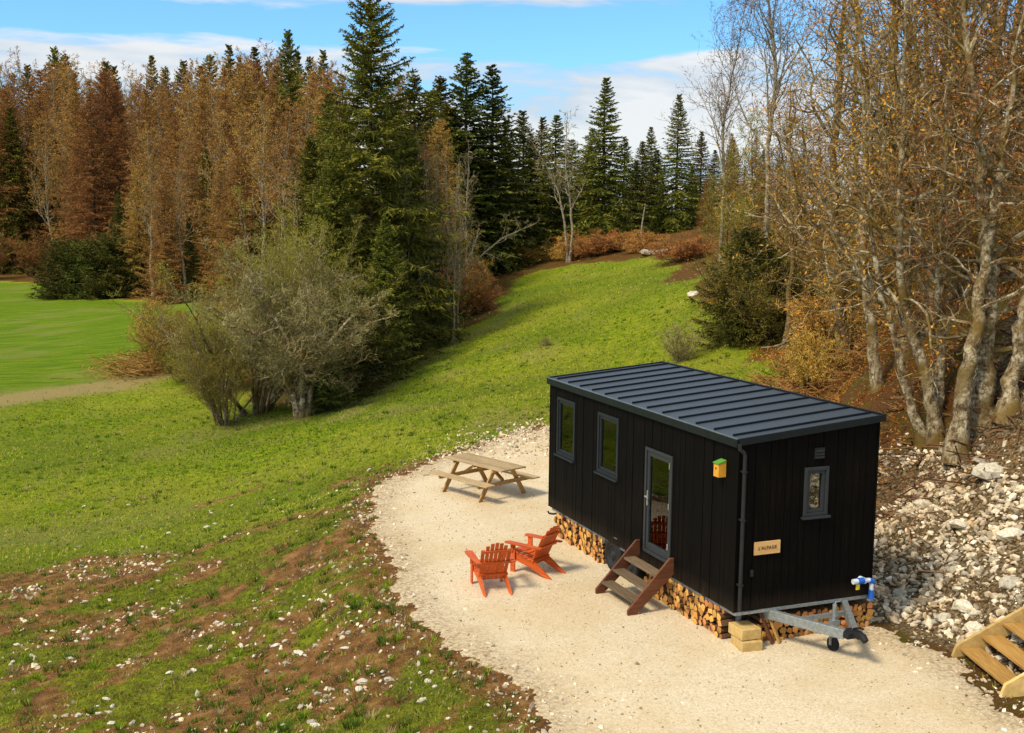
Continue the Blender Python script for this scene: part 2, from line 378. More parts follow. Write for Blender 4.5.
M['floor'] = wood('interior_floor', (.5, .25, .12), (.72, .42, .24), .4)
M['deckboard'] = wood('weathered_tread', (.10, .065, .035), (.27, .19, .11), .8, (14, 1, 14))
M['stringer'] = wood('red_brown_board', (.09, .03, .013), (.24, .085, .035), .7, (1, 14, 14))
M['larch'] = wood('new_larch', (.30, .15, .035), (.60, .36, .10), .7, (14, 1, 14))
M['larch_end'] = wood('sawn_beam', (.5, .31, .09), (.8, .58, .24), .8, (3, 3, 3))
M['weather'] = wood('grey_weathered_wood', (.26, .21, .15), (.5, .44, .34), .8)
M['table'] = wood('weathered_table_top', (.26, .18, .085), (.58, .43, .24), .8, (1, 16, 16))
M['table_leg'] = wood('honey_table_frame', (.34, .19, .06), (.62, .39, .15), .75, (4, 4, 4))
M['orange'] = wood('orange_painted_wood', (.46, .065, .010), (.82, .17, .026), .5, (1, 10, 10), .12)
M['orange'].node_tree.nodes['Principled BSDF'].inputs['Specular IOR Level'].default_value = .3
t = NT('split_log_end'); r = t.rnd()
g = t.noise(9, 5, .7); c = t.ramp(g, [(.3, (.30, .11, .025)), (.5, (.66, .29, .07)), (.72, (.84, .50, .18))])
h = t.n('HueSaturation', {}, Value=t.math('ADD', t.math('MULTIPLY', r, .75), .5), Hue=t.math('ADD', t.math('MULTIPLY', t.math('FRACT', t.math('MULTIPLY', r, 7.)), .035), .485), Color=c)
t.base(h.outputs[0]); t.bump(g, .4, .01); M['log_end'] = t.m
M['log_bark'] = simple('log_bark', (.13, .065, .03), .9, 0, .5, 12, .5)
t = NT('window_glass'); t.b.inputs['Base Color'].default_value = (.9, .95, .92, 1); t.b.inputs['Roughness'].default_value = .02; t.b.inputs['Transmission Weight'].default_value = 1
tr = t.n('BsdfTransparent', {}, Color=(.86, .9, .86)); gl = t.n('BsdfGlossy', {}, Roughness=.02); fr = t.n('Fresnel', {}, IOR=1.55)
mx = t.n('MixShader', {}, _0=t.math('ADD', fr.outputs[0], .02), _1=tr.outputs[0], _2=gl.outputs[0]); t.t.links.new(mx.outputs[0], t.out.inputs[0]); M['glass'] = t.m
M['white'] = simple('white_cotton', (.75, .73, .68), .9, 0, .08)
M['redp'] = simple('red_crate_plastic', (.32, .02, .03), .4, 0, .1)
M['blue'] = simple('blue_plastic', (.02, .12, .55), .35, 0, .1)
M['whitep'] = simple('white_plastic', (.62, .68, .72), .35, 0, .1)
M['yellow'] = simple('yellow_tag', (.75, .6, .05), .5, 0, .1)
M['birdbox'] = simple('ochre_box', (.72, .34, .035), .6, 0, .12)
M['birdroof'] = simple('green_lid', (.10, .30, .04), .5, 0, .1)
M['signwood'] = wood('pale_sign_board', (.62, .34, .12), (.82, .52, .22), .6, (1, 10, 10), .05)
M['ink'] = simple('burnt_lettering', (.04, .018, .006), .8, 0, .1)
M['inside'] = simple('interior_green_cushion', (.12, .14, .04), .9, 0, .2)

# ------------------------------------------------------------------ world and sun
SUN_EL, SUN_AZ = R(50), R(219)    # azimuth of the sun as a math angle in the xy plane
w = bpy.data.worlds.new('World'); sc.world = w; w.use_nodes = True; wt = w.node_tree; wt.nodes.clear()
def wn(t_, props={}, **k):
    nd = wt.nodes.new('ShaderNode'+t_)
    for a, b in props.items(): setattr(nd, a, b)
    for a, b in k.items():
        a = int(a[1:]) if a[0] == '_' else a.replace('_', ' ')
        if isinstance(b, bpy.types.NodeSocket): wt.links.new(b, nd.inputs[a])
        else: nd.inputs[a].default_value = b
    return nd
sky = wn('TexSky', {'sky_type': 'NISHITA', 'sun_disc': False, 'sun_elevation': SUN_EL, 'sun_rotation': PI/2-SUN_AZ, 'air_density': 1.0, 'dust_density': .6, 'ozone_density': 2.5})
tc = wn('TexCoord'); sx = wn('SeparateXYZ', {}, _0=tc.outputs['Generated'])
def wm(op, a, b=0., c=None):
    k = {'_0': a, '_1': b}
    return wn('Math', {'operation': op}, **k).outputs[0]
# clouds lie in thin level banks: stretch the direction vertically
mp = wn('Mapping', {}, Vector=tc.outputs['Generated'], Scale=(2.6, 2.6, 17.0), Location=(.35, 0, .35))
cn = wn('TexNoise', {}, Vector=mp.outputs[0], Scale=1.6, Detail=7., Roughness=.55, Distortion=.35)
def wramp(f, st):
    r = wt.nodes.new('ShaderNodeValToRGB'); wt.links.new(f, r.inputs[0]); e = r.color_ramp.elements
    while len(e) < len(st): e.new(.5)
    for k, (p, c) in enumerate(st): e[k].position = p; e[k].color = (*c, 1) if isinstance(c, tuple) else (c, c, c, 1)
    return r.outputs[0]
el = sx.outputs[2]
bank = wramp(el, [(.0, .9), (.10, .84), (.130, .74), (.152, .12), (.166, .2), (.180, .85), (.26, .5), (.5, 1.25)])  # dense cover high overhead is added out of view to whiten the ambient light
cov = wm('ADD', cn.outputs[0], wm('MULTIPLY', wm('SUBTRACT', bank, .5), .42))
cmask = wramp(cov, [(.52, 0.), (.63, .9)])
shade = wramp(cn.outputs[0], [(.40, (.50, .62, .76)), (.60, (.96, .95, .93))])
tint = wn('Mix', {'data_type': 'RGBA', 'blend_type': 'MULTIPLY'}, _0=1., _6=sky.outputs[0], _7=(.60, .98, 1.22, 1))
bg1 = wn('Background', {}, Color=tint.outputs[2], Strength=.17)
bg2 = wn('Background', {}, Color=shade, Strength=.95)
ms = wn('MixShader', {}, _0=cmask, _1=bg1.outputs[0], _2=bg2.outputs[0])
wo = wn('OutputWorld'); wt.links.new(ms.outputs[0], wo.inputs[0])
sl = bpy.data.lights.new('sun', 'SUN'); sl.energy = 4.2; sl.angle = R(14); sl.color = (1., .87, .66)
so = bpy.data.objects.new('sun', sl); COL.objects.link(so)
sd = Vector((math.cos(SUN_AZ)*math.cos(SUN_EL), math.sin(SUN_AZ)*math.cos(SUN_EL), math.sin(SUN_EL)))
so.rotation_euler = sd.to_track_quat('Z', 'Y').to_euler(); so.location = (-20, -5, 30)
sc.view_settings.view_transform = 'Standard'; sc.view_settings.look = 'None'; sc.view_settings.exposure = 0

# ------------------------------------------------------------------ ground mesh with cover masks
def wp(l): return [gp(*q) for q in l]
def poly(l): return np.array(wp(l))
def soft(polyg, x, y, w0, wob=.0, seed=1, f=.6):
    d = poly_sd(polyg, x, y)+wob*(fbm(x*f, y*f, seed, 4)-.5)*2
    return sstep(-w0, w0, d)
def linemask(pts, x, y, wdt, seed=2):
    d = np.full(x.shape, 1e18)
    for (ax, ay), (bx, by) in zip(pts[:-1], pts[1:]):
        ex, ey = bx-ax, by-ay; tt = np.clip(((x-ax)*ex+(y-ay)*ey)/(ex*ex+ey*ey), 0, 1)
        d = np.minimum(d, (x-ax-tt*ex)**2+(y-ay-tt*ey)**2)
    d = np.sqrt(d)*(.7+.7*fbm(x*.8, y*.8, seed, 3))
    return sstep(wdt, wdt*.4, d)
P_DIRT = poly([(-60, 575), (60, 560), (180, 548), (290, 520), (385, 505), (400, 590), (470, 660), (570, 740), (300, 760), (-80, 760)])
P_EDGE = poly([(330, 480), (390, 455), (420, 480), (385, 520), (410, 600), (500, 680), (620, 750), (380, 745), (330, 620)])
P_FIELD = np.array([(-400, 60), *wp([(-20, 398), (80, 387), (150, 374), (200, 340)]), *wp([(215, 305), (150, 303), (95, 300), (60, 285), (0, 283)]), (-400, 170)])
P_FOR1 = np.array([(-400, 168), *wp([(0, 281), (60, 283), (95, 300), (150, 300), (200, 300), (222, 330), (240, 380), (270, 415), (320, 415), (355, 395), (425, 345), (490, 320), (505, 285), (540, 268), (650, 258), (672, 262)]), *wp([(690, 300), (745, 345), (790, 372)]), (8.0, 32.0), (6.2, 27), *wp([(880, 485), (960, 490), (1040, 475)]), (30, 14), (60, -50), (600, -100), (900, 900), (-900, 900)])
P_PATH = wp([(-80, 412), (0, 401), (60, 392), (110, 386), (150, 376)])
P_DRY = [wp([(340, 420), (400, 375), (440, 350), (500, 322)]), wp([(470, 395), (560, 320), (590, 290)])]
def masks(x, y):
    n1 = fbm(x*.55, y*.55, 11, 5, .6); n2 = fbm(x*2.1, y*2.1, 12, 4, .6)
    d1 = soft(P_DIRT, x, y, 2.2, 1.8, 21); d2 = soft(P_EDGE, x, y, .5, .6, 22)
    dirt = sstep(.472, .572, n1*.6+n2*.4+.05*d1)*d1
    dirt = np.maximum(dirt, sstep(.53, .63, n2*.6+n1*.4)*d2)
    dp = poly_sd(PADA, x, y); dirt = np.maximum(dirt, sstep(.75, .1, -dp+.7*(n2-.5))*.8)
    for l in ([(190, 508), (225, 500), (260, 488)], [(355, 505), (330, 512), (290, 517)]): dirt = np.maximum(dirt, linemask(wp(l), x, y, .22)*.9)
    dry = linemask(P_PATH, x, y, 2.4)
    dry = np.maximum(dry, linemask(P_DRY[0], x, y, .9)*.4)
    dry = np.maximum(dry, sstep(.60, .72, fbm(x*.25, y*.25, 61, 4))*.28)
    field = soft(P_FIELD, x, y, .8, .5, 23)
    lit = soft(P_FOR1, x, y, .9, 1.6, 24, .4)
    bank = soft(BANK, x, y, .45, .6, 25, 1.)
    lit = np.maximum(lit, sstep(-2.6, -1.0, poly_sd(BANK, x, y)+.6*(n2-.5)))
    return dirt*(1-lit), dry*(1-lit), field*(1-lit), lit, bank
def cattr(me, name, cols):
    a = me.color_attributes.new(name, 'FLOAT_COLOR', 'POINT'); a.data.foreach_set('color', np.asarray(cols, np.float32).ravel())
A = Acc(); idx = np.arange(NX*NY).reshape(NY, NX)
A.add(np.stack([GX, GY, GZ], -1).reshape(-1, 3), np.stack([idx[:-1, :-1], idx[:-1, 1:], idx[1:, 1:], idx[1:, :-1]], -1).reshape(-1, 4))
me = A.mesh('ground', [M['ground']], True)
MD, MDR, MF, ML, MB = masks(GX, GY); o1 = np.ones(NX*NY)
cattr(me, 'mask', np.stack([MD.ravel(), MDR.ravel(), MF.ravel(), o1], -1))
MZ = np.maximum(soft(P_DIRT, GX, GY, 1.6, 1.2, 21), soft(P_EDGE, GX, GY, 1.0, .6, 22))
cattr(me, 'mask2', np.stack([ML.ravel(), MB.ravel(), MZ.ravel(), o1], -1))
tag(link('ground', me), kind='structure')
# gravel yard sheet
gx = np.arange(-4, 11, .055); gy = np.arange(3, 35.5, .055); X, Y = np.meshgrid(gx, gy)
dd = poly_sd(PADA, X, Y)+.55*(fbm(X*1.1, Y*1.1, 71, 4)-.5)+.75*(fbm(X*4, Y*4, 72, 5, .75)-.5)
Z = hz(X, Y)+np.clip(dd*.35, -.06, .016)+.012*(fbm(X*2.5, Y*2.5, 73, 3)-.5)*np.clip(dd*4, 0, 1)
ins = dd > -.16; keep = (ins[:-1, :-1] & ins[:-1, 1:] & ins[1:, 1:] & ins[1:, :-1])
idx = np.arange(X.size).reshape(X.shape); q = np.stack([idx[:-1, :-1], idx[:-1, 1:], idx[1:, 1:], idx[1:, :-1]], -1)[keep]
used = np.unique(q); rm = -np.ones(X.size, int); rm[used] = np.arange(len(used))
A = Acc(); A.add(np.stack([X, Y, Z], -1).reshape(-1, 3)[used], rm[q])
me = A.mesh('gravel_yard', [M['gravel']], True); dq = dd.ravel()[used]
cattr(me, 'mask', np.stack([sstep(1.0, .05, dq), 0*dq, 0*dq, 0*dq+1], -1))
tag(link('gravel_yard', me), kind='structure')

# ------------------------------------------------------------------ grass blades (stuff)
def grass_stuff():
    g_ = np.random.default_rng(5)
    N = 230000
    # density falls with distance from the camera
    rr = 11+75*g_.random(N)**1.45; th = (g_.random(N)-.5)*1.02
    x = rr*np.sin(th); y = rr*np.cos(th)
    dp = poly_sd(PADA, x, y); di, dr, fi, li, ba = masks(x, y)
    n = fbm(x*.9, y*.9, 81, 4)
    k = (dp < -.12) & (g_.random(N) > di*.88) & (g_.random(N) > li*.75) & (ba < .3) & (g_.random(N) > dr*.9) & (g_.random(N) > fi) & (g_.random(N) > (rr-40)/46)
    x, y, di, dr, n, rr, li = x[k], y[k], di[k], dr[k], n[k], rr[k], li[k]
    z = hz(x, y); m = len(x)
    P = np.stack([x, y, z], -1)
    V = []; C = []
    base = np.array([.20, .30, .008]); yel = np.array([.48, .47, .05]); drk = np.array([.06, .12, .006]); straw = np.array([.38, .30, .13])
    tn = np.clip((fbm(x*.22+3, y*.22, 82, 5)-.36)*3.2, 0, 1)[:, None]
    col = base*(1-tn)+yel*tn
    col = col*(1-.5*g_.random(m)[:, None]*(n[:, None] < .48))
    zn = soft(P_DIRT, x, y, 1.6, 1.2, 21)[:, None]; col = col*(1-.42*zn)+np.array([.05, .03, .004])*zn*.5
    sv = g_.random(m)[:, None]; col = np.where(sv < .10+.5*dr[:, None]+.3*li[:, None], straw, col); col = np.where(sv > .92, drk, col)
    for b in range(2):
        a = g_.random(m)*2*PI; hgt = (.018+.042*g_.random(m)**1.5*(.5+n))*(1+rr/70); wd = (.008+.010*g_.random(m))*(.6+rr/30)
        lean = .3+.7*g_.random(m); a2 = g_.random(m)*2*PI
        s_ = np.stack([np.cos(a)*wd, np.sin(a)*wd, 0*a], -1)
        off = np.stack([g_.normal(size=m)*.02, g_.normal(size=m)*.02, 0*a-.01], -1)
        tip = np.stack([np.cos(a2)*hgt*lean, np.sin(a2)*hgt*lean, hgt], -1)
        V.append(np.stack([P+off-s_, P+off+s_, P+off+tip], 1).reshape(-1, 3)); C.append(np.repeat(col*(.8+.4*g_.random((m, 1))), 3, 0))
    # tussocks: denser and taller clumps, dark green to straw
    T_ = 5200; rr = 12+42*g_.random(T_)**1.3; th = (g_.random(T_)-.5)*1.02; tx = rr*np.sin(th); ty = rr*np.cos(th)
    di, dr, fi, li, ba = masks(tx, ty); k = (poly_sd(PADA, tx, ty) < -.05) & (li < .8) & (ba < .2) & ((fbm(tx*.5, ty*.5, 85, 4) > .54) | (di > .4))
    tx, ty = tx[k], ty[k]; nb = 26; a = g_.random((len(tx), nb))*2*PI; r_ = .09*np.sqrt(g_.random((len(tx), nb)))*(.5+1.1*g_.random((len(tx), 1)))
    bx, by = tx[:, None]+r_*np.cos(a), ty[:, None]+r_*np.sin(a); hh = (.04+.10*g_.random((len(tx), 1)))*(.5+.7*g_.random((len(tx), nb)))
    P = np.stack([bx, by, hz(bx, by)-.01], -1).reshape(-1, 3); a = a.ravel(); hh = hh.ravel(); s_ = np.stack([-np.sin(a), np.cos(a), 0*a], -1)*.011
    tip = np.stack([np.cos(a)*hh*.55, np.sin(a)*hh*.55, hh], -1); V.append(np.stack([P-s_, P+s_, P+tip], 1).reshape(-1, 3))
    tone = g_.random((len(tx), 1)); tcol = np.where(tone < .55, drk*1.1, np.where(tone < .85, base*.9, straw)); C.append(np.repeat(np.repeat(tcol, nb, 0)*(.7+.6*g_.random((len(a), 1))), 3, 0))
    V = np.concatenate(V); C = np.concatenate(C)
    A = Acc(); A.add(V, t=np.arange(len(V)).reshape(-1, 3)); me = A.mesh('grass', [M['grass']])
    cattr(me, 'tone', np.concatenate([C, np.ones((len(C), 1))], 1)); tag(link('grass', me), 'short green and straw coloured grass over the slope', 'grass', kind='stuff')
grass_stuff()

# ------------------------------------------------------------------ stones
import bmesh
def stone_mesh(seed, sub=2, flat=.6):
    g_ = np.random.default_rng(seed); bm = bmesh.new(); bmesh.ops.create_icosphere(bm, subdivisions=sub, radius=1)
    planes = g_.normal(size=(9, 3)); planes /= np.linalg.norm(planes, axis=1, keepdims=True); dk = .55+.35*g_.random(9)
    V = []
    for v in bm.verts:
        p = np.array(v.co)
        for n_, k_ in zip(planes, dk):
            e = p @ n_-k_
            if e > 0: p = p-n_*e
        p = p*np.array([1, .55+.3*((seed*7) % 5)/5, flat]); V.append(p+g_.normal(size=3)*.05)
    F_ = [[v.index for v in f.verts] for f in bm.faces]; bm.free()
    return np.array(V), np.array(F_)
SH = [stone_mesh(k, 1, .45+.1*(k % 4)) for k in range(6)]
SH2 = []
for k in range(6):
    v, f_ = stone_mesh(k+20, 2, .5+.08*(k % 4)); a = Acc(); a.add(v, t=f_); SH2.append(a.mesh('stone', [M['stone1']]))
def stones_stuff(name, label, x, y, size, seed, sink=.25, lift=0.):
    g_ = np.random.default_rng(seed); A = Acc(); n = len(x); z = hz(x, y)
    which = g_.integers(0, 6, n)
    for k in range(6):
        s_ = which == k; m = int(s_.sum())
        if not m: continue
        V, F_ = SH[k]; a = g_.random(m)*2*PI; til = g_.normal(size=(m, 2))*.35
        R_ = np.zeros((m, 3, 3)); ca, sa = np.cos(a), np.sin(a)
        R_[:, 0, 0] = ca; R_[:, 0, 1] = -sa; R_[:, 1, 0] = sa; R_[:, 1, 1] = ca; R_[:, 2, 2] = 1; R_[:, 2, 0] = til[:, 0]; R_[:, 2, 1] = til[:, 1]
        W_ = np.einsum('mij,vj->mvi', R_, V)*size[s_][:, None, None]*np.stack([1+0*a, .75+.5*g_.random(m), .7+.6*g_.random(m)], -1)[:, None, :]
        W_ = W_+np.stack([x[s_], y[s_], z[s_]+size[s_]*(.5-sink)+lift], -1)[:, None, :]
        A.add(W_.reshape(-1, 3), t=(F_[None]+np.arange(m)[:, None, None]*len(V)).reshape(-1, 3))
    return tag(build(A, name, M['stone']), label, 'stones', kind='stuff')
g_ = np.random.default_rng(9)
# rubble bank
N = 46000; x = 5+10*g_.random(N); y = 11+15*g_.random(N)
db = poly_sd(BANK, x, y)+1.1*(fbm(x*.7, y*.7, 91, 4)-.5); sc1 = np.clip(db*1.5, 0, 1)*(fbm(x*.55, y*.55, 92, 3) > .22)*(.35+.65*(fbm(x*1.4, y*1.4, 93, 3) > .47))
up = sstep(2.5, 1.6, hz(x, y)+.5*(fbm(x*1.3, y*1.3, 97, 3)-.5))
k = g_.random(N) < np.minimum(sc1*1.35, 1)*up; x, y = x[k], y[k]
stones_stuff('rubble', 'pale broken limestone rubble spread over the bank beside the cabin', x, y, .022+.085*g_.random(len(x))**2.4, 3)
# pebbles along the ragged border of the yard
N = 60000; x = -6+13*g_.random(N); y = 11+24*g_.random(N); dd = poly_sd(PADA, x, y)
pr = np.exp(-((dd-.05)/.45)**2)*(.25+.75*(fbm(x*.9, y*.9, 95, 3) > .42))+.05*np.exp(-((dd+.9)/1.3)**2)+np.exp(-(((x-.9)/.9)**2+((y-13.3)/1.3)**2))*.9+np.exp(-(((x-1.0)/1.8)**2+((y-31.5)/2.4)**2))*1.0
k = g_.random(N) < pr*.5; x, y = x[k], y[k]
stones_stuff('pebbles', 'small white pebbles along the ragged edge of the gravel yard', x, y, .014+.045*g_.random(len(x))**2.5+.035*(y > 29)*g_.random(len(x)), 4)
# small stones over the bare soil on the left
N = 48000; x = -14+16*g_.random(N); y = 13+20*g_.random(N); di = masks(x, y)[0]; cl = fbm(x*1.1, y*1.1, 96, 3)
k = (g_.random(N) < (.012+.8*di)*sstep(.40, .58, cl)*.8) & (poly_sd(PADA, x, y) < -.2) & (soft(P_DIRT, x, y, 2.5, 1) > .3); x, y = x[k], y[k]
stones_stuff('field_pebbles', 'small pale stones scattered over the bare soil of the slope', x, y, .010+.06*g_.random(len(x))**4, 5, .4)
# gravel grains lying loose in the yard
N = 9000; x = -3+10*g_.random(N); y = 11+22*g_.random(N); k = (poly_sd(PADA, x, y) > .2); x, y = x[k], y[k]
stones_stuff('loose_gravel', 'loose limestone chips on the surface of the yard', x, y, .008+.014*g_.random(len(x))**3, 6, .1, .018)

def stone_thing(x, y, s, label, group, z=None, flat=1.):
    o = link('stone', SH2[rnd.randrange(6)], None, (x, y, float(hz(x, y))+s*.12), (rnd.uniform(-.3, .3), rnd.uniform(-.3, .3), rnd.uniform(0, 6.28)), (s*rnd.uniform(.9, 1.3), s*rnd.uniform(.8, 1.1), s*rnd.uniform(.6, 1.)*flat))
    return tag(o, label, 'stone', group)
for i, (px, py, s, l) in enumerate([(990, 478, .34, 'largest pale boulder at the top of the rubble bank near the trunks'), (984, 466, .22, 'white boulder resting just above the largest boulder on the bank'), (960, 529, .25, 'flat white boulder in the middle of the rubble bank'),
        (963, 609, .26, 'squarish white boulder low on the bank left of the far wooden steps'), (943, 620, .22, 'cream boulder low on the bank beside the squarish white one'), (1010, 588, .22, 'rounded grey boulder above the wooden steps at the frame edge'),
        (899, 597, .15, 'narrow white stone standing beside the dark hollow at the cabin corner'), (975, 632, .2, 'broad flat cream slab directly left of the far wooden steps'), (1010, 540, .26, 'tilted white slab on the upper right of the rubble bank'), (925, 505, .2, 'pale stone on the bank close behind the cabin corner')]):
    x, y = gp(px, py); tag(stone_thing(x, y, s, l, None), l, 'boulder').name = 'boulder'
n = 0
while n < 120:
    x = rnd.uniform(5.6, 12); y = rnd.uniform(12.5, 23)
    if float(poly_sd(BANK, x, y)) < .15 or fbm(np.array(x*.7), np.array(y*.7), 91, 4) < .42 or float(hz(x, y)) > 1.8: continue
    stone_thing(x, y, rnd.uniform(.055, .125), 'white limestone stone among the rubble on the bank behind the cabin', 'limestone stones on the bank'); n += 1
n = 0
while n < 110:
    px = rnd.uniform(0, 520); py = rnd.uniform(500, 733); x, y = gp(px, py)
    if float(poly_sd(PADA, x, y)) > -.25 or fbm(np.array(x*1.1), np.array(y*1.1), 96, 3) < .5: continue
    stone_thing(x, y, rnd.uniform(.03, .09), 'white stone half sunk in the bare soil and grass left of the yard', 'white stones on the soil slope'); n += 1
for px, py, s, l in [(362, 683, .13, 'long white stone lying alone on the brown soil near the photo bottom'), (300, 655, .1, 'white stone beside the upper end of the long stone on the soil'), (345, 650, .09, 'white stone right above the long white stone'),
                     (648, 255, .9, 'pale outcrop boulder at the top of the meadow below the spruces'), (693, 295, .45, 'lone grey white rock in the upper right meadow'), (662, 252, .6, 'pale rock beside the outcrop boulder at the meadow top'), (553, 405, .2, 'pale stone behind the far corner of the yard')]:
    x, y = gp(px, py); o = stone_thing(x, y, s, l, None, flat=.6); tag(o, l, 'rock'); o.name = 'rock'

# ------------------------------------------------------------------ the cabin
YAW = 1.1877; NX0, NY0 = 3.2053+.02, 15.9616
Lc, Wc, B0, HT1, HT2 = 6.55, 2.39, .55, 2.4866, 2.6878
HANG = math.atan2(math.cos(YAW), math.sin(YAW))   # local x runs across (door side 0), local y along
def HL(x, y, z=0):
    c = Vector((math.sin(YAW), math.cos(YAW))); a = Vector((-math.cos(YAW), math.sin(YAW))); q = Vector((NX0, NY0))+c*x+a*y
    return (q.x, q.y, z)
cabin = empty('tiny_house', (NX0, NY0, 0), HANG, 'black charred wood tiny house on a trailer with dark standing seam roof', 'cabin')
cabin.rotation_euler = (0, 0, -(PI/2-YAW)+0) if False else (0, 0, math.atan2(math.cos(YAW), math.sin(YAW)))
def rect_cut(u0, u1, z0, z1f, ops):
    """split a wall strip [u0,u1] into z-intervals free of openings"""
    segs = [(z0, z1f)]
    for (a, b, c, d) in ops:
        if u1 > a+1e-4 and u0 < b-1e-4:
            ns = []
            for (s0, s1) in segs:
                if c > s0: ns.append((s0, min(c, s1)))
                if d < s1: ns.append((max(d, s0), s1))
            segs = [q for q in ns if q[1]-q[0] > .004]
    return segs
OP_F = [(1.80, 2.68, .72, 2.46), (5.42, 6.22, 1.66, 2.76), (3.66, 4.46, 1.68, 2.75)]     # door side: (y0,y1,z0,z1)
OP_E = [(1.11, 1.53, 1.85, 2.58)]
OP_B = [(1.2, 2.6, 1.5, 2.5), (4.2, 6.0, 1.45, 2.6)]
boards = Acc(); shell = Acc()
def wall(side, length, ops, topf):
    cuts = sorted(set([0, length]+[v for o_ in ops for v in o_[:2]]))
    def put(acc, u0, u1, z0, z1a, z1b, d0, d1, m=0):
        # d = depth outwards from the wall plane
        def P(u, d, z):
            return {'F': (-d, u, z), 'E': (u, -d, z), 'B': (Wc+d, u, z), 'G': (u, Lc+d, z)}[side]
        v = [P(u0, d0, z0), P(u1, d0, z0), P(u1, d1, z0), P(u0, d1, z0), P(u0, d0, z1a), P(u1, d0, z1b), P(u1, d1, z1b), P(u0, d1, z1a)]
        acc.add(v, [(3, 2, 1, 0), (4, 5, 6, 7), (0, 1, 5, 4), (1, 2, 6, 5), (2, 3, 7, 6), (3, 0, 4, 7)], m=m)
    for a, b in zip(cuts[:-1], cuts[1:]):
        for (s0, s1) in rect_cut(a, b, B0, 99, ops):
            e = s1 > 50
            put(shell, a, b, s0, topf(a) if e else s1, topf(b) if e else s1, -.09, -.03)
            put(shell, a, b, s0+0.0, topf(a) if e else s1, topf(b) if e else s1, -.03, -.004, 1)
    u = 0
    while u < length-.01:
        wd = rnd.choice([.105, .12, .135, .15]); v1 = min(u+wd, length)
        if length-v1 < .05: v1 = length
        edges = sorted(set([u, v1]+[c for c in cuts if u < c < v1]))
        dep = rnd.uniform(.014, .022)
        for a, b in zip(edges[:-1], edges[1:]):
            for (s0, s1) in rect_cut(a, b, B0, 99, ops):
                e = s1 > 50
                put(boards, a+(.003 if a == u else 0), b-(.003 if b == v1 else 0), s0-(.012 if s0 == B0 else 0), topf(a) if e else s1, topf(b) if e else s1, -.004, dep)
        u = v1
zt = lambda x: B0+HT1+(HT2-HT1)*x/Wc-.03
wall('F', Lc, OP_F, lambda u: zt(0)); wall('B', Lc, OP_B, lambda u: zt(Wc)); wall('E', Wc, OP_E, zt); wall('G', Wc, [], zt)
build(boards, 'wall', M['charred'], cabin); build(shell, 'inner_lining', [M['ply'], M['black']], cabin)
for nm, (x, y) in {'a': (0, 0), 'b': (Wc, 0), 'c': (0, Lc), 'd': (Wc, Lc)}.items():
    a = Acc(); sx_ = -1 if x == 0 else 1; sy_ = -1 if y == 0 else 1
    a.box((min(x, x+sx_*.028), min(y, y+sy_*.028), B0-.012), (max(x, x+sx_*.028), max(y, y+sy_*.028), zt(x))); build(a, 'corner_board', M['charred'], cabin)
a = Acc(); a.box((.092, .092, B0+.02), (Wc-.092, Lc-.092, B0+.12)); build(a, 'floor', M['floor'], cabin)
# roof
a = Acc(); sl_ = (HT2-HT1)/Wc
def rz(x): return B0+HT1+sl_*x
def slab(acc, x0, x1, y0, y1, lo, hi, m=0):
    v = [(x0, y0, rz(x0)+lo), (x1, y0, rz(x1)+lo), (x1, y1, rz(x1)+lo), (x0, y1, rz(x0)+lo), (x0, y0, rz(x0)+hi), (x1, y0, rz(x1)+hi), (x1, y1, rz(x1)+hi), (x0, y1, rz(x0)+hi)]
    acc.add(v, [(3, 2, 1, 0), (4, 5, 6, 7), (0, 1, 5, 4), (1, 2, 6, 5), (2, 3, 7, 6), (3, 0, 4, 7)], m=m)
slab(a, -.05, Wc+.05, -.05, Lc+.05, -.028, .035); roof = build(a, 'roof', M['roof'], cabin)
a = Acc(); slab(a, -.085, -.052, -.06, Lc+.06, -.07, .046); gut = build(a, 'gutter', M['trim'], roof)
a = Acc(); slab(a, -.095, -.06, -.062, Lc+.062, .047, .056); build(a, 'gutter_lip', M['gutter'], roof)
a = Acc()
slab(a, -.05, Wc+.05, -.085, -.052, -.045, .058); slab(a, -.05, Wc+.05, Lc+.052, Lc+.085, -.045, .058); slab(a, Wc+.052, Wc+.085, -.085, Lc+.085, -.045, .062)
build(a, 'fascia', M['trim'], roof)
NS = 13
for i in range(NS):
    yy = .20+i*(Lc-.4)/(NS-1); a = Acc(); slab(a, .02, Wc+.03, yy-.014, yy+.014, .036, .066); build(a, 'seam', M['seam'], roof)
# downpipe
a = Acc(); a.tube([(-.06, -.09, rz(0)-.02), (-.05, -.09, rz(0)-.10), (.02, -.085, rz(0)-.15), (.04, -.085, rz(0)-.2), (.04, -.085, B0+.03)], .028, 12, cap=True)
dpipe = build(a, 'downpipe', M['pipe'], cabin, smooth=False)
for zz in (.95, 1.9, 2.6):
    a = Acc(); a.box((.007, -.117, zz), (.073, -.02, zz+.02)); build(a, 'pipe_bracket', M['pipe'], dpipe)
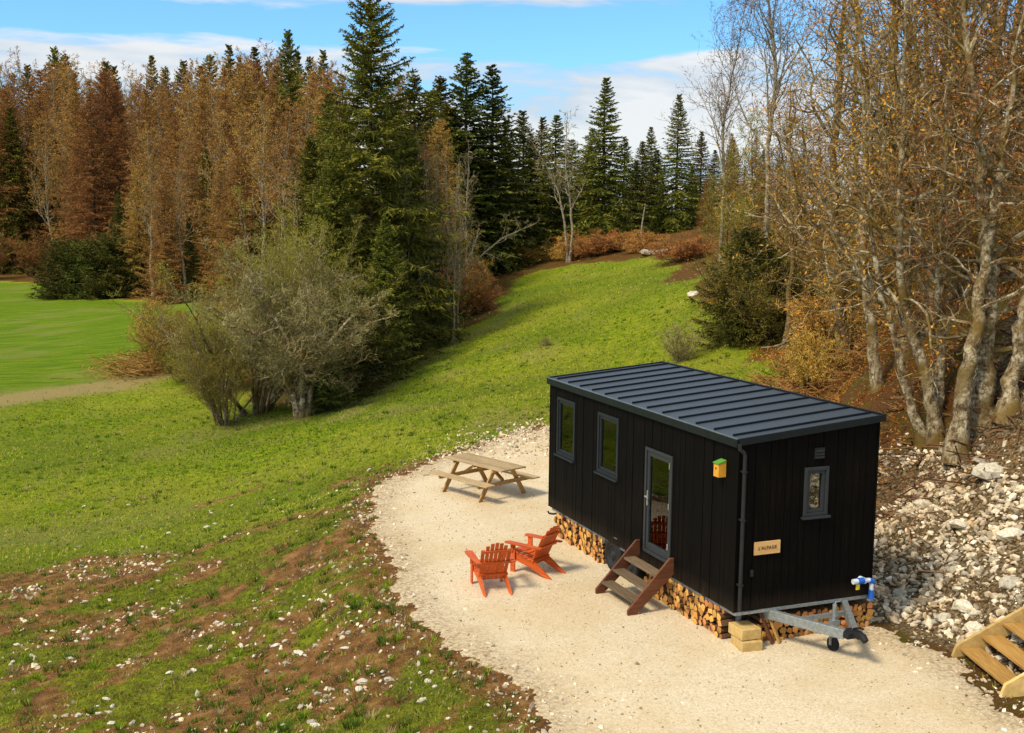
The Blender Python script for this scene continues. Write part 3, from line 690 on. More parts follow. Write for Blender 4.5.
# windows
def window(parent, plane, u0, u1, z0, z1, depth, fw, mf, name='window', sill=True):
    """frame, sash, pane; plane 'F' = door side, 'E' = hitch end"""
    def bx(ac, ua, ub, za, zb, d0, d1):
        if plane == 'F': ac.box((-d1, ua, za), (-d0, ub, zb))
        elif plane == 'B': ac.box((Wc+d0, ua, za), (Wc+d1, ub, zb))
        else: ac.box((ua, -d1, za), (ub, -d0, zb))
    a = Acc()
    bx(a, u0, u0+fw, z0, z1, -.07, depth); bx(a, u1-fw, u1, z0, z1, -.07, depth)
    bx(a, u0+fw, u1-fw, z0, z0+fw, -.07, depth); bx(a, u0+fw, u1-fw, z1-fw, z1, -.07, depth)
    w_ = build(a, name, mf, parent, bevel=.004)
    s = Acc(); i0, i1, j0, j1 = u0+fw+.004, u1-fw-.004, z0+fw+.004, z1-fw-.004; sf = .05
    bx(s, i0, i0+sf, j0, j1, -.05, depth-.02); bx(s, i1-sf, i1, j0, j1, -.05, depth-.02); bx(s, i0+sf, i1-sf, j0, j0+sf, -.05, depth-.02); bx(s, i0+sf, i1-sf, j1-sf, j1, -.05, depth-.02)
    build(s, 'sash', mf, w_, bevel=.003)
    p = Acc(); bx(p, i0+sf-.004, i1-sf+.004, j0+sf-.004, j1-sf+.004, -.02, -.012); build(p, 'pane', M['glass'], w_)
    if sill:
        s = Acc(); bx(s, u0-.03, u1+.03, z0-.03, z0-.002, .0, depth+.045); build(s, 'sill', mf, w_)
    return w_
window(cabin, 'F', 5.42, 6.22, 1.66, 2.76, .035, .05, M['frame']); window(cabin, 'F', 3.66, 4.46, 1.68, 2.75, .035, .05, M['frame'])
window(cabin, 'E', 1.11, 1.53, 1.85, 2.58, .04, .05, M['frame_light'])
window(cabin, 'B', 1.2, 2.6, 1.5, 2.5, .035, .05, M['frame']); window(cabin, 'B', 4.2, 6.0, 1.45, 2.6, .035, .05, M['frame'])  # back wall windows, hidden from outside view, added to let daylight brighten the interior
# door
y0, y1, z0, z1 = 1.80, 2.68, .72, 2.46
a = Acc(); a.box((-.04, y0, z0), (.07, y0+.05, z1)); a.box((-.04, y1-.05, z0), (.07, y1, z1)); a.box((-.04, y0+.05, z1-.05), (.07, y1-.05, z1)); a.box((-.05, y0+.05, z0), (.07, y1-.05, z0+.05))
door = build(a, 'door', M['frame_light'], cabin, bevel=.004)
a = Acc(); a.box((-.02, y0+.055, z0+.055), (.04, y0+.125, z1-.055)); a.box((-.02, y1-.125, z0+.055), (.04, y1-.055, z1-.055)); a.box((-.02, y0+.125, z1-.13), (.04, y1-.125, z1-.055)); a.box((-.02, y0+.125, z0+.055), (.04, y1-.125, z0+.17))
build(a, 'door_leaf', M['frame_light'], door, bevel=.004)
a = Acc(); a.box((.008, y0+.122, z0+.167), (.016, y1-.122, z1-.127)); build(a, 'pane', M['glass'], door)
a = Acc(); a.box((-.032, y1-.105, 1.50), (-.021, y1-.075, 1.75)); a.tube([(-.03, y1-.09, 1.66), (-.075, y1-.09, 1.66), (-.08, y1-.10, 1.66), (-.08, y1-.21, 1.655)], .011, 8, cap=True); build(a, 'handle', M['chrome'], door)
for zz in (.95, 1.6, 2.25):
    a = Acc(); a.tube([(-.052, y0+.055, zz), (-.052, y0+.055, zz+.1)], .011, 8, cap=True); build(a, 'hinge', M['chrome'], door)
# vent
a = Acc(); a.box((1.27, -.03, 2.70), (1.44, -.012, 2.86))
v_ = build(a, 'vent', M['pipe'], cabin)
for k in range(3):
    a = Acc(); a.box((1.285, -.05, 2.72+k*.045), (1.425, -.031, 2.735+k*.045)); build(a, 'vent_slat', M['frame_light'], v_)
a = Acc(); a.box((.23, -.05, 1.05), (.28, -.018, 1.15)); build(a, 'outlet_box', M['pipe'], cabin, bevel=.005)
# trailer chassis
CX = 1.28
a = Acc(); a.box((.03, .03, .47), (Wc-.03, Lc-.03, .532)); a.box((0, -.045, .495), (Wc, .027, .535)); ch = build(a, 'chassis', M['steel'], cabin)
a = Acc(); a.box((.45, .3, .33), (.53, Lc-.4, .468)); a.box((Wc-.53, .3, .33), (Wc-.45, Lc-.4, .468)); build(a, 'chassis_rail', M['steel'], cabin)
for s_, nm in ((-1, 'l'), (1, 'r')):
    a = Acc(); a.beam((CX+s_*.72, .1, .44), (CX+s_*.09, -.98, .40), .085, .14); build(a, 'drawbar', M['steel'], cabin, bevel=.006)
a = Acc(); a.beam((CX-.40, -.32, .43), (CX+.40, -.32, .43), .05, .06); build(a, 'drawbar_brace', M['steel'], cabin)
a = Acc(); a.box((CX-.13, -1.10, .36), (CX+.13, -.88, .445)); a.box((CX-.05, -1.22, .39), (CX+.05, -1.10, .47)); cpl = build(a, 'coupling', M['black'], cabin, bevel=.012)
a = Acc(); a.tube([(CX, -1.20, .45), (CX, -1.26, .44), (CX, -1.32, .40)], [.05, .055, .045], 12, cap=True); build(a, 'coupling_head', M['black'], cpl)
a = Acc(); a.tube([(CX+.07, -.95, .45), (CX+.07, -1.08, .50), (CX+.07, -1.18, .52)], .014, 8, cap=True); build(a, 'coupling_lever', M['black'], cpl)
JX, JY = CX+.02, -.60
a = Acc(); a.tube([(JX, JY, .30), (JX, JY, .70)], .032, 12, cap=True); a.box((JX-.06, JY-.05, .40), (JX+.06, JY+.05, .47)); jm = build(a, 'jockey_mast', M['steel'], cabin)
a = Acc(); a.tube([(JX, JY, .12), (JX, JY, .32)], .022, 10, cap=True); a.box((JX-.06, JY-.02, .10), (JX-.04, JY+.02, .22)); a.box((JX+.04, JY-.02, .10), (JX+.06, JY+.02, .22)); a.box((JX-.06, JY-.02, .21), (JX+.06, JY+.02, .23)); build(a, 'jockey_fork', M['steel'], jm)
a = Acc(); a.tube([(JX-.035, JY, .11), (JX+.035, JY, .11)], .10, 18, cap=True); build(a, 'jockey_wheel', M['black'], jm)
a = Acc(); a.tube([(JX, JY, .70), (JX+.02, JY, .73), (JX+.09, JY, .73), (JX+.09, JY, .77)], .011, 8, cap=True); build(a, 'crank_handle', M['steel'], jm)
def ring(acc, cx, cy, cz, prof, n=28, ax=0, m=0):
    th = np.arange(n)*2*PI/n; P_ = []
    for (h_, r_) in prof: P_.append(np.stack([cx+h_+0*th, cy+r_*np.cos(th), cz+r_*np.sin(th)], -1))
    k = len(prof); v = np.concatenate(P_); i = np.arange(k-1)[:, None]*n; j = np.arange(n)[None]; q = np.stack([i+j, i+(j+1) % n, i+n+(j+1) % n, i+n+j], -1).reshape(-1, 4); acc.add(v, q, m=m)
for (wx, wy) in ((.09, 3.86), (.09, 3.2), (Wc-.09, 3.86), (Wc-.09, 3.2)):
    s_ = -1 if wx < 1 else 1
    a = Acc(); ring(a, wx, wy, .30, [(s_*-.10, .19), (s_*-.10, .28), (s_*-.07, .30), (s_*.05, .30), (s_*.085, .285), (s_*.095, .26), (s_*.09, .20), (s_*.06, .195)]); tyre = build(a, 'wheel', M['black'], cabin, smooth=True)
    a = Acc(); ring(a, wx, wy, .30, [(s_*.088, .205), (s_*.085, .19), (s_*.05, .175), (s_*.045, .07), (s_*.08, .06), (s_*.085, .0)]); build(a, 'rim', M['pipe'], tyre, smooth=True)
    a = Acc()
    for k in range(5):
        an = k*2*PI/5; a.tube([(wx+s_*.045, wy+.11*math.cos(an), .3+.11*math.sin(an)), (wx+s_*.05, wy+.11*math.cos(an), .3+.11*math.sin(an))], .03, 8, cap=True)
    build(a, 'rim_hole', M['black'], tyre)
for sx_ in (0, 1):
    a = Acc(); xa, xb = (-.015, .26) if sx_ == 0 else (Wc-.26, Wc+.015)
    path = [(2.86, .45), (2.95, .56), (3.1, .625), (3.3, .645), (3.8, .645), (4.0, .61), (4.12, .53), (4.2, .42)]
    for (p, q) in zip(path[:-1], path[1:]): a.beam(((xa+xb)/2, p[0], p[1]), ((xa+xb)/2, q[0], q[1]), xb-xa, .012)
    build(a, 'wheel_arch', M['steel'], cabin)
for yy in (.25, Lc-.2):
    for xx in (.25, Wc-.25):
        a = Acc(); a.box((xx-.03, yy-.03, .06), (xx+.03, yy+.03, .47)); a.box((xx-.08, yy-.08, .0), (xx+.08, yy+.08, .05)); build(a, 'support_leg', M['steel'], cabin)
a = Acc(); a.tube([(.05, Lc-.25, .45), (.03, Lc-.1, .40), (-.03, Lc-.02, .40), (-.05, Lc-.02, .44)], .02, 8, cap=True); build(a, 'towing_hook', M['black'], cabin)
# water connection on the hitch end
a = Acc(); a.tube([(2.20, -.012, .80), (2.20, -.13, .80)], .045, 14, cap=True); wc = build(a, 'water_inlet', M['whitep'], cabin)
a = Acc(); a.tube([(2.17, -.13, .81), (2.06, -.13, .81)], .048, 14, cap=True); build(a, 'tap_cap', M['blue'], wc)
a = Acc(); a.tube([(2.06, -.13, .81), (1.98, -.13, .81)], .04, 14, cap=True); build(a, 'tap_socket', M['whitep'], wc)
a = Acc(); a.tube([(2.20, -.10, .80), (2.32, -.10, .79), (2.35, -.10, .73), (2.35, -.10, .62)], .035, 12, cap=True); build(a, 'hose_elbow', M['whitep'], wc)
a = Acc(); a.tube([(2.35, -.10, .64), (2.35, -.10, .50)], .045, 14, cap=True); a.tube([(2.30, -.10, .79), (2.37, -.10, .76)], .044, 12, cap=True); build(a, 'hose_collar', M['blue'], wc)
a = Acc(); a.box((2.04, -.14, .68), (2.10, -.125, .765)); build(a, 'hose_tag', M['yellow'], wc)
# things fixed to the walls
hang = lambda nm, loc, lb, ct: empty(nm, HL(*loc), cabin.rotation_euler[2], lb, ct)
bh = hang('birdhouse', (-.02, .36, 2.46), 'small ochre birdhouse with green lid fixed to the black wall', 'birdhouse')
a = Acc(); a.add([(0, -.085, .0), (0, .085, 0), (-.16, .085, 0), (-.16, -.085, 0), (0, -.085, .27), (0, .085, .27), (-.16, .085, .22), (-.16, -.085, .22)], [(0, 1, 2, 3), (7, 6, 5, 4), (4, 5, 1, 0), (5, 6, 2, 1), (6, 7, 3, 2), (7, 4, 0, 3)]); build(a, 'box', M['birdbox'], bh, bevel=.004)
bh.scale = (.8, .8, .85)
a = Acc(); a.beam((.0, 0, .283), (-.175, 0, .232), .185, .02); build(a, 'lid', M['birdroof'], bh)
a = Acc(); a.tube([(-.158, 0, .145), (-.164, 0, .145)], .02, 12, cap=True); build(a, 'entrance_hole', M['black'], bh)
sg = hang('name_sign', (.505, -.022, 1.36), 'pale wooden name sign with dark lettering on the hitch end', 'sign')
a = Acc(); a.box((-.22, -.022, 0), (.22, 0, .19)); build(a, 'board', M['signwood'], sg, bevel=.003)
tx = bpy.data.curves.new('lettering', 'FONT'); tx.body = "L'ALPAGE"; tx.size = .068; tx.extrude = .002; tx.align_x = 'CENTER'; tx.align_y = 'CENTER'; tx.space_character = 1.1
to = link('lettering_src', tx); bpy.context.view_layer.update()
dg = bpy.context.evaluated_depsgraph_get(); tm = bpy.data.meshes.new_from_object(to.evaluated_get(dg)); tm.name = 'lettering'; tm.materials.clear(); tm.materials.append(M['ink'])
bpy.data.objects.remove(to); link('lettering', tm, sg, (0, -.025, .095), (PI/2, 0, 0))
# interior
bed = empty('bed', HL(1.2, 5.5, B0+.12), cabin.rotation_euler[2], 'white bed inside the cabin seen through the far window', 'bed')
a = Acc(); a.box((-1.05, -.85, 0), (1.15, .9, .42)); build(a, 'base', M['ply'], bed)
a = Acc(); a.box((-1.03, -.83, .425), (1.13, .88, .62)); build(a, 'mattress', M['white'], bed, bevel=.05)
for yy in (-.4, .4):
    a = Acc(); a.box((-.95, yy-.3, .63), (-.5, yy+.3, .78)); build(a, 'pillow', M['white'], bed, bevel=.06)
kc = empty('kitchen_counter', HL(2.08, 2.6, B0+.12), cabin.rotation_euler[2], 'plywood kitchen counter inside the cabin behind the glass door', 'counter')
a = Acc(); a.box((-.3, -.9, 0), (.3, .9, .86)); build(a, 'cabinet', M['ply'], kc); a = Acc(); a.box((-.33, -.92, .862), (.31, .92, .90)); build(a, 'worktop', M['inside'], kc)
cr = empty('crate', HL(.62, 2.0, B0+.12), cabin.rotation_euler[2], 'red lattice crate on the floor just inside the glass door', 'crate')
a = Acc()
for k in range(5):
    a.box((-.16, -.17+k*.078, 0), (-.145, -.145+k*.078, .5)); a.box((.145, -.17+k*.078, 0), (.16, -.145+k*.078, .5))
for k in range(5):
    for yy in (-.185, .17): a.box((-.14, yy, .01+k*.11), (.14, yy+.015, .06+k*.11))
    a.box((-.175, -.17, .01+k*.11), (-.162, .17, .06+k*.11))
build(a, 'lattice', M['redp'], cr); a = Acc(); a.box((-.13, -.13, .03), (.13, .13, .44)); build(a, 'contents', M['redp'], cr)
# entrance steps (rest against the cabin)
st = empty('entrance_steps', HL(-.37, 2.27, 0), cabin.rotation_euler[2], 'red brown plank steps with open treads leading up to the glass door', 'steps')
for yy in (-.56, .56):
    a = Acc(); a.add([(x_, yy+s_*.022, z_) for s_ in (-1, 1) for x_, z_ in ((-.44, .02), (-.30, .02), (.35, .60), (.35, .86), (.28, .86), (-.44, .10))],
                     [(0, 1, 4, 5), (1, 2, 3, 4), (11, 10, 7, 6), (10, 9, 8, 7), (0, 6, 7, 1), (1, 7, 8, 2), (2, 8, 9, 3), (3, 9, 10, 4), (4, 10, 11, 5), (5, 11, 6, 0)])
    build(a, 'stringer', M['stringer'], st, bevel=.004)
for k in range(3):
    a = Acc(); x_ = -.24+k*.20; z_ = .19+k*.185
    a.box((x_-.11, -.535, z_), (x_+.10, .535, z_+.035)); build(a, 'tread', M['deckboard'], st, bevel=.004)

# ------------------------------------------------------------------ firewood
LOGS = []
for k in range(10):
    g_ = np.random.default_rng(100+k); n_ = [5, 4, 6, 5, 4, 7, 6, 5, 9, 4][k]; th = np.sort((np.arange(n_)+g_.random(n_)*.6)*2*PI/n_); r_ = .8+.35*g_.random(n_)
    a = Acc(); v = []
    for x_ in (0., 1.):
        for t_, q_ in zip(th, r_): v.append((x_, q_*math.cos(t_)*(1+.06*x_), q_*math.sin(t_)))
    v += [(-.015, 0, 0), (1.01, 0, 0)]
    qs = [(i, (i+1) % n_, n_+(i+1) % n_, n_+i) for i in range(n_)]
    ts = [(2*n_, (i+1) % n_, i) for i in range(n_)]+[(2*n_+1, n_+i, n_+(i+1) % n_) for i in range(n_)]
    a.add(v, qs, None, 1); a.n -= len(v); a.v.pop(); a.add(v, None, ts, 0); LOGS.append(a.mesh('firewood_log', [M['log_end'], M['log_bark']]))
def stack(y0, y1, side, ztop, label):
    u = y0; cnt = 0; z = .0; row = 0
    while z < ztop:
        rh = rnd.uniform(.088, .102); u = y0+(.045 if row % 2 else 0)
        while u < y1:
            rr = rnd.uniform(.036, .066); u += rr
            if u+rr > y1+.03: break
            zz = z+.052+rnd.uniform(-.012, .012); dj = rnd.uniform(-.045, .035); ln = rnd.uniform(.28, .36)
            if side == 'F': loc = HL(.03+dj, u, zz); ang = cabin.rotation_euler[2]
            else: loc = HL(u, .03+dj, zz); ang = cabin.rotation_euler[2]+PI/2
            o = link('firewood_log', LOGS[rnd.randrange(10)], None, loc, (rnd.uniform(0, 6.28), rnd.uniform(-.05, .05), ang+rnd.uniform(-.1, .1)), (ln, rr*1.12, rr*1.12))
            tag(o, label, 'firewood', 'firewood under the cabin'); u += rr*.96; cnt += 1
        z += rh; row += 1
    return cnt
c_ = stack(4.26, 6.38, 'F', .42, 'split firewood log stacked under the door side between the wheel and the far corner')
c_ += stack(.30, 2.70, 'F', .42, 'split firewood log stacked under the door side near the entrance steps')
c_ += stack(.42, 2.52, 'E', .36, 'split firewood log stacked under the hitch end behind the drawbar')
for k, (zz, l) in enumerate(((.0, 'lower sawn beam block at the near corner of the cabin'), (.165, 'upper sawn beam block at the near corner of the cabin'))):
    a = Acc(); a.box((-.16, -.19, 0), (.16, .19, .155)); o = build(a, 'beam_block', M['larch_end'], bevel=.008, loc=HL(.20+.0*k, -.06+.06*k, zz), rot=(0, 0, cabin.rotation_euler[2]+R(-8+6*k))); tag(o, l, 'timber block')
for k, l in enumerate(('reddish split plank leaning on the firewood beside the beam blocks', 'pale split plank leaning beside the reddish one at the cabin corner')):
    a = Acc(); a.beam((0, 0, .02), (-.12, .16, .46), .07, .035); tag(build(a, 'split_plank', M['stringer' if k == 0 else 'larch'], bevel=.004, loc=HL(.62+k*.12, -.10, 0), rot=(0, 0, cabin.rotation_euler[2])), l, 'plank')

# ------------------------------------------------------------------ steps on the bank
hs = empty('garden_steps', (6.42, 15.0, 0), R(4), 'new larch steps climbing the rubble bank at the right edge', 'steps')
N_ = 6
for yy, mm in ((-.66, 'larch'), (.74, 'larch')):
    a = Acc(); e = N_*.30
    a.add([(x_, yy+s_*.03, z_) for s_ in (-1, 1) for x_, z_ in ((-.06, .0), (.12, -.06), (e+.1, e*.6-.06), (e+.1, e*.6+.18), (.0, .17))],
          [(0, 1, 2, 4), (9, 7, 6, 5), (0, 5, 6, 1), (1, 6, 7, 2), (2, 7, 8, 3), (3, 8, 9, 4), (4, 9, 5, 0)])
    a.t.append(np.array([(2, 3, 4), (9, 8, 7)])+a.n-10); a.tm.append(np.zeros(2)); build(a, 'stringer', M['larch_end' if mm == 'larch' else 'weather'], hs)
for k in range(N_):
    a = Acc(); a.box((.04+k*.30, -.625, .10+k*.18), (.34+k*.30, .705, .14+k*.18)); build(a, 'tread', M['larch'], hs, bevel=.004)

# ------------------------------------------------------------------ lounge chairs
def adirondack(loc, ang, label):
    r = empty('garden_chair', loc, ang, label, 'chair', 'orange garden chairs on the gravel')
    m = M['orange']; r.scale = (.94, .94, .94)
    for s_ in (-1, 1):
        a = Acc(); y_ = s_*.235
        a.add([(x_, y_+k*.014, z_) for k in (-1, 1) for x_, z_ in ((.40, .24), (.40, .38), (.30, .385), (-.10, .27), (-.50, .0), (-.36, .0), (-.02, .14))],
              [(0, 1, 2, 6), (2, 3, 5, 6), (13, 9, 8, 7), (13, 12, 10, 9), (0, 7, 8, 1), (1, 8, 9, 2), (2, 9, 10, 3), (3, 10, 11, 4), (4, 11, 12, 5), (5, 12, 13, 6), (6, 13, 7, 0)])
        a.t.append(np.array([(3, 4, 5), (12, 11, 10)])+a.n-14); a.tm.append(np.zeros(2)); build(a, 'rear_leg', m, r)
        a = Acc(); a.box((.30, s_*.275-.014, 0), (.40, s_*.275+.014, .545)); build(a, 'front_leg', m, r, bevel=.003)
        a = Acc(); y_ = s_*.31
        pl = [(.48, -.035), (.50, .03), (.46, .075), (.20, .08), (-.33, .045), (-.33, -.035), (.20, -.065), (.44, -.07)]
        v = [(x_, y_+s_*w_, z_) for z_ in (.547, .57) for x_, w_ in pl]; n_ = 8
        a.add(v, [(i, (i+1) % n_, n_+(i+1) % n_, n_+i) for i in range(n_)]); a.t.append(np.array([(8, 8+i, 9+i) for i in range(1, 7)]+[(0, i+1, i) for i in range(1, 7)])+a.n-16); a.tm.append(np.zeros(12)); build(a, 'armrest', m, r)
        a = Acc(); a.add([(x_, s_*.295+k*.012, z_) for k in (-1, 1) for x_, z_ in ((.31, .54), (.39, .54), (.35, .36))], [(0, 1, 4, 3), (1, 2, 5, 4), (2, 0, 3, 5)], [(0, 2, 1), (3, 4, 5)]); build(a, 'arm_bracket', m, r)
    for k in range(5):
        x_ = .365-k*.092; z_ = .392-max(0, k-.5)*.030; a = Acc(); a.beam((x_, -.27, z_), (x_, .27, z_), .078, .018, up=(-.28, 0, 1)); build(a, 'seat_slat', m, r, bevel=.003)
    d = Vector((-.42, 0, .88)).normalized(); nrm = Vector((.88, 0, .42))
    for k in range(7):
        y_ = (k-3)*.079; Lb = .84-.012*(abs(k-3)**2)*1.4; w_ = .033; fan = (k-3)*.010
        b0 = Vector((-.02, y_*.9, .17)); b1 = b0+d*Lb+Vector((0, fan, 0)); a = Acc(); a.beam(b0, b1, .066, .016, up=nrm)
        # rounded tip
        build(a, 'back_slat', m, r, bevel=.003)
    for hgt, wd in ((.12, .27), (.40, .30), (.66, .26)):
        c_0 = Vector((-.02, 0, .17))+d*hgt-nrm.normalized()*.022; a = Acc(); a.beam(c_0-Vector((0, wd+.03 if hgt == .40 else wd, 0)), c_0+Vector((0, wd+.03 if hgt == .40 else wd, 0)), .05, .022, up=nrm); build(a, 'back_rail', m, r, bevel=.003)
    return r
adirondack((-.30, 18.53, .015), R(106), 'orange adirondack chair standing left, its slatted back towards the viewer')
adirondack((.47, 19.46, .015), R(143.6), 'orange adirondack chair nearer the cabin, seen from its side with legs trailing')

# ------------------------------------------------------------------ picnic table
pt = empty('picnic_table', (-.60, 25.25, .015), R(132.8), 'weathered wooden picnic table with two attached benches on the gravel', 'picnic table')
LT = .98; pt.scale = (1., 1., .95)
for k in range(5):
    a = Acc(); y_ = (k-2)*.148; a.box((-LT, y_-.068, .72), (LT, y_+.068, .755)); build(a, 'top_board', M['table'], pt, bevel=.004)
for s_ in (-1, 1):
    bench = Acc()
    for k in range(2): y_ = s_*(.60+k*.135); bench.box((-LT, y_-.062, .415), (LT, y_+.062, .45))
    build(bench, 'bench', M['table'], pt, bevel=.004)
    a = Acc(); x_ = s_*.66
    a.beam((x_, -.34, .695), (x_, .34, .695), .04, .085); build(a, 'top_batten', M['table_leg'], pt)
    a = Acc(); a.beam((x_, -.76, .375), (x_, .76, .375), .04, .085); build(a, 'bench_support', M['table_leg'], pt)
    for q_ in (-1, 1):
        a = Acc(); a.beam((x_-s_*.042, q_*.66, .0), (x_-s_*.042, q_*.24, .71), .04, .095); build(a, 'leg', M['table_leg'], pt)
    a = Acc(); a.beam((x_-s_*.04, 0, .42), (s_*.18, 0, .70), .08, .04); build(a, 'brace', M['table_leg'], pt)
a = Acc(); a.box((-.03, -.33, .66), (.03, .33, .717)); build(a, 'middle_batten', M['table_leg'], pt)

# ================================================================== trees
def unit(v): return v/(np.linalg.norm(v, axis=-1, keepdims=True)+1e-9)
def spruce(h, r, seed, whorls, nb=6, sec=9, ter=3, base=.06, sw=.07, mats=('bark_brown', 'needle'), droop=.35, ragged=.25, lenk=1., pw=.8):
    g_ = np.random.default_rng(seed); tr = Acc(); zz = np.linspace(0, h, 12)
    wob = np.cumsum(g_.normal(size=(12, 2))*h*.0012, 0); tr.tube(np.column_stack([wob, zz]), h*.011*(1-zz/h)**.9+.012, 8)
    cr = Acc(); t_ = np.linspace(base, .985, whorls)
    SA, SB, TA, TB, SW_, TW_ = [], [], [], [], [], []
    for wi, t in enumerate(t_):
        for b in range(nb):
            tt = t+g_.normal()*.006
            L = r*max(.02, (1-tt))**pw*(1+g_.normal()*ragged*.6)+.10
            if g_.random() < .07: L *= .5
            if tt < .25: L *= .85+.15*tt/.25
            az = 2*PI*(b/nb)+wi*2.4+g_.normal()*.3
            out = np.array([math.cos(az), math.sin(az), 0]); side = np.array([-out[1], out[0], 0])
            s = np.linspace(0, 1, 7)[:, None]
            e0 = .75*tt**2-.12; zc = L*(e0*s-droop*(1-tt*.8)*s**1.6*(.8+.5*g_.random())+.22*s**3)
            P = np.array([0, 0, tt*h])+out*L*s+side*(g_.normal()*.08*L*s**2)+np.array([0, 0, 1])*zc
            cr.tube(P, (.006+.010*L)*(1-s[:, 0]*.85), 3, 0)
            ns = max(3, int(sec*(.35+.65*L/r*1.1)))
            u = (np.arange(ns)+g_.random(ns))/ns*.9+.1; i = np.minimum((u*6).astype(int), 5); f = (u*6-i)[:, None]
            p = P[i]*(1-f)+P[i+1]*f; d = unit(P[i+1]-P[i])
            for sg_ in (-1, 1):
                l2 = (.10+.36*L*(1-u*.75)*np.minimum(u*3, 1))*lenk*(.7+.6*g_.random(ns))
                dd = unit(d*(.7+.3*g_.random((ns, 1)))+side*sg_*(.9+.2*g_.random((ns, 1)))+np.array([0, 0, -1])*(.12+.38*g_.random((ns, 1)))*(1-tt*.7))
                q = p+dd*l2[:, None]; SA.append(p); SB.append(q); SW_.append(np.full(ns, sw)*(.8+.4*g_.random(ns)))
                for k in range(ter):
                    fr = (k+g_.random((ns, 1)))/ter; a = p*(1-fr)+q*fr
                    td = unit(dd*.6+g_.normal(size=(ns, 3))*.55+np.array([0, 0, -.35])); l3 = l2[:, None]*(.25+.3*g_.random((ns, 1)))+.05
                    TA.append(a); TB.append(a+td*l3); TW_.append(np.full(ns, sw*.8))
            TA.append(P[-1:]); TB.append(P[-1:]+unit(P[-1:]-P[-2:-1])*.15); TW_.append(np.array([sw]))
    cr.ribbons(np.concatenate(SA), np.concatenate(SB), np.concatenate(SW_), 1, g_)
    cr.ribbons(np.concatenate(TA), np.concatenate(TB), np.concatenate(TW_), 1, g_)
    k = 14; a = np.repeat([[0, 0, h*.985]], k, 0)+g_.random((k, 1))*np.array([0, 0, -h*.04]); cr.ribbons(a, a+unit(g_.normal(size=(k, 3))+np.array([0, 0, 1.2]))*.28, sw, 1, g_)
    mm = [M[m_] for m_ in mats]; return tr.mesh('trunk', [mm[0]], True), cr.mesh('crown', mm)

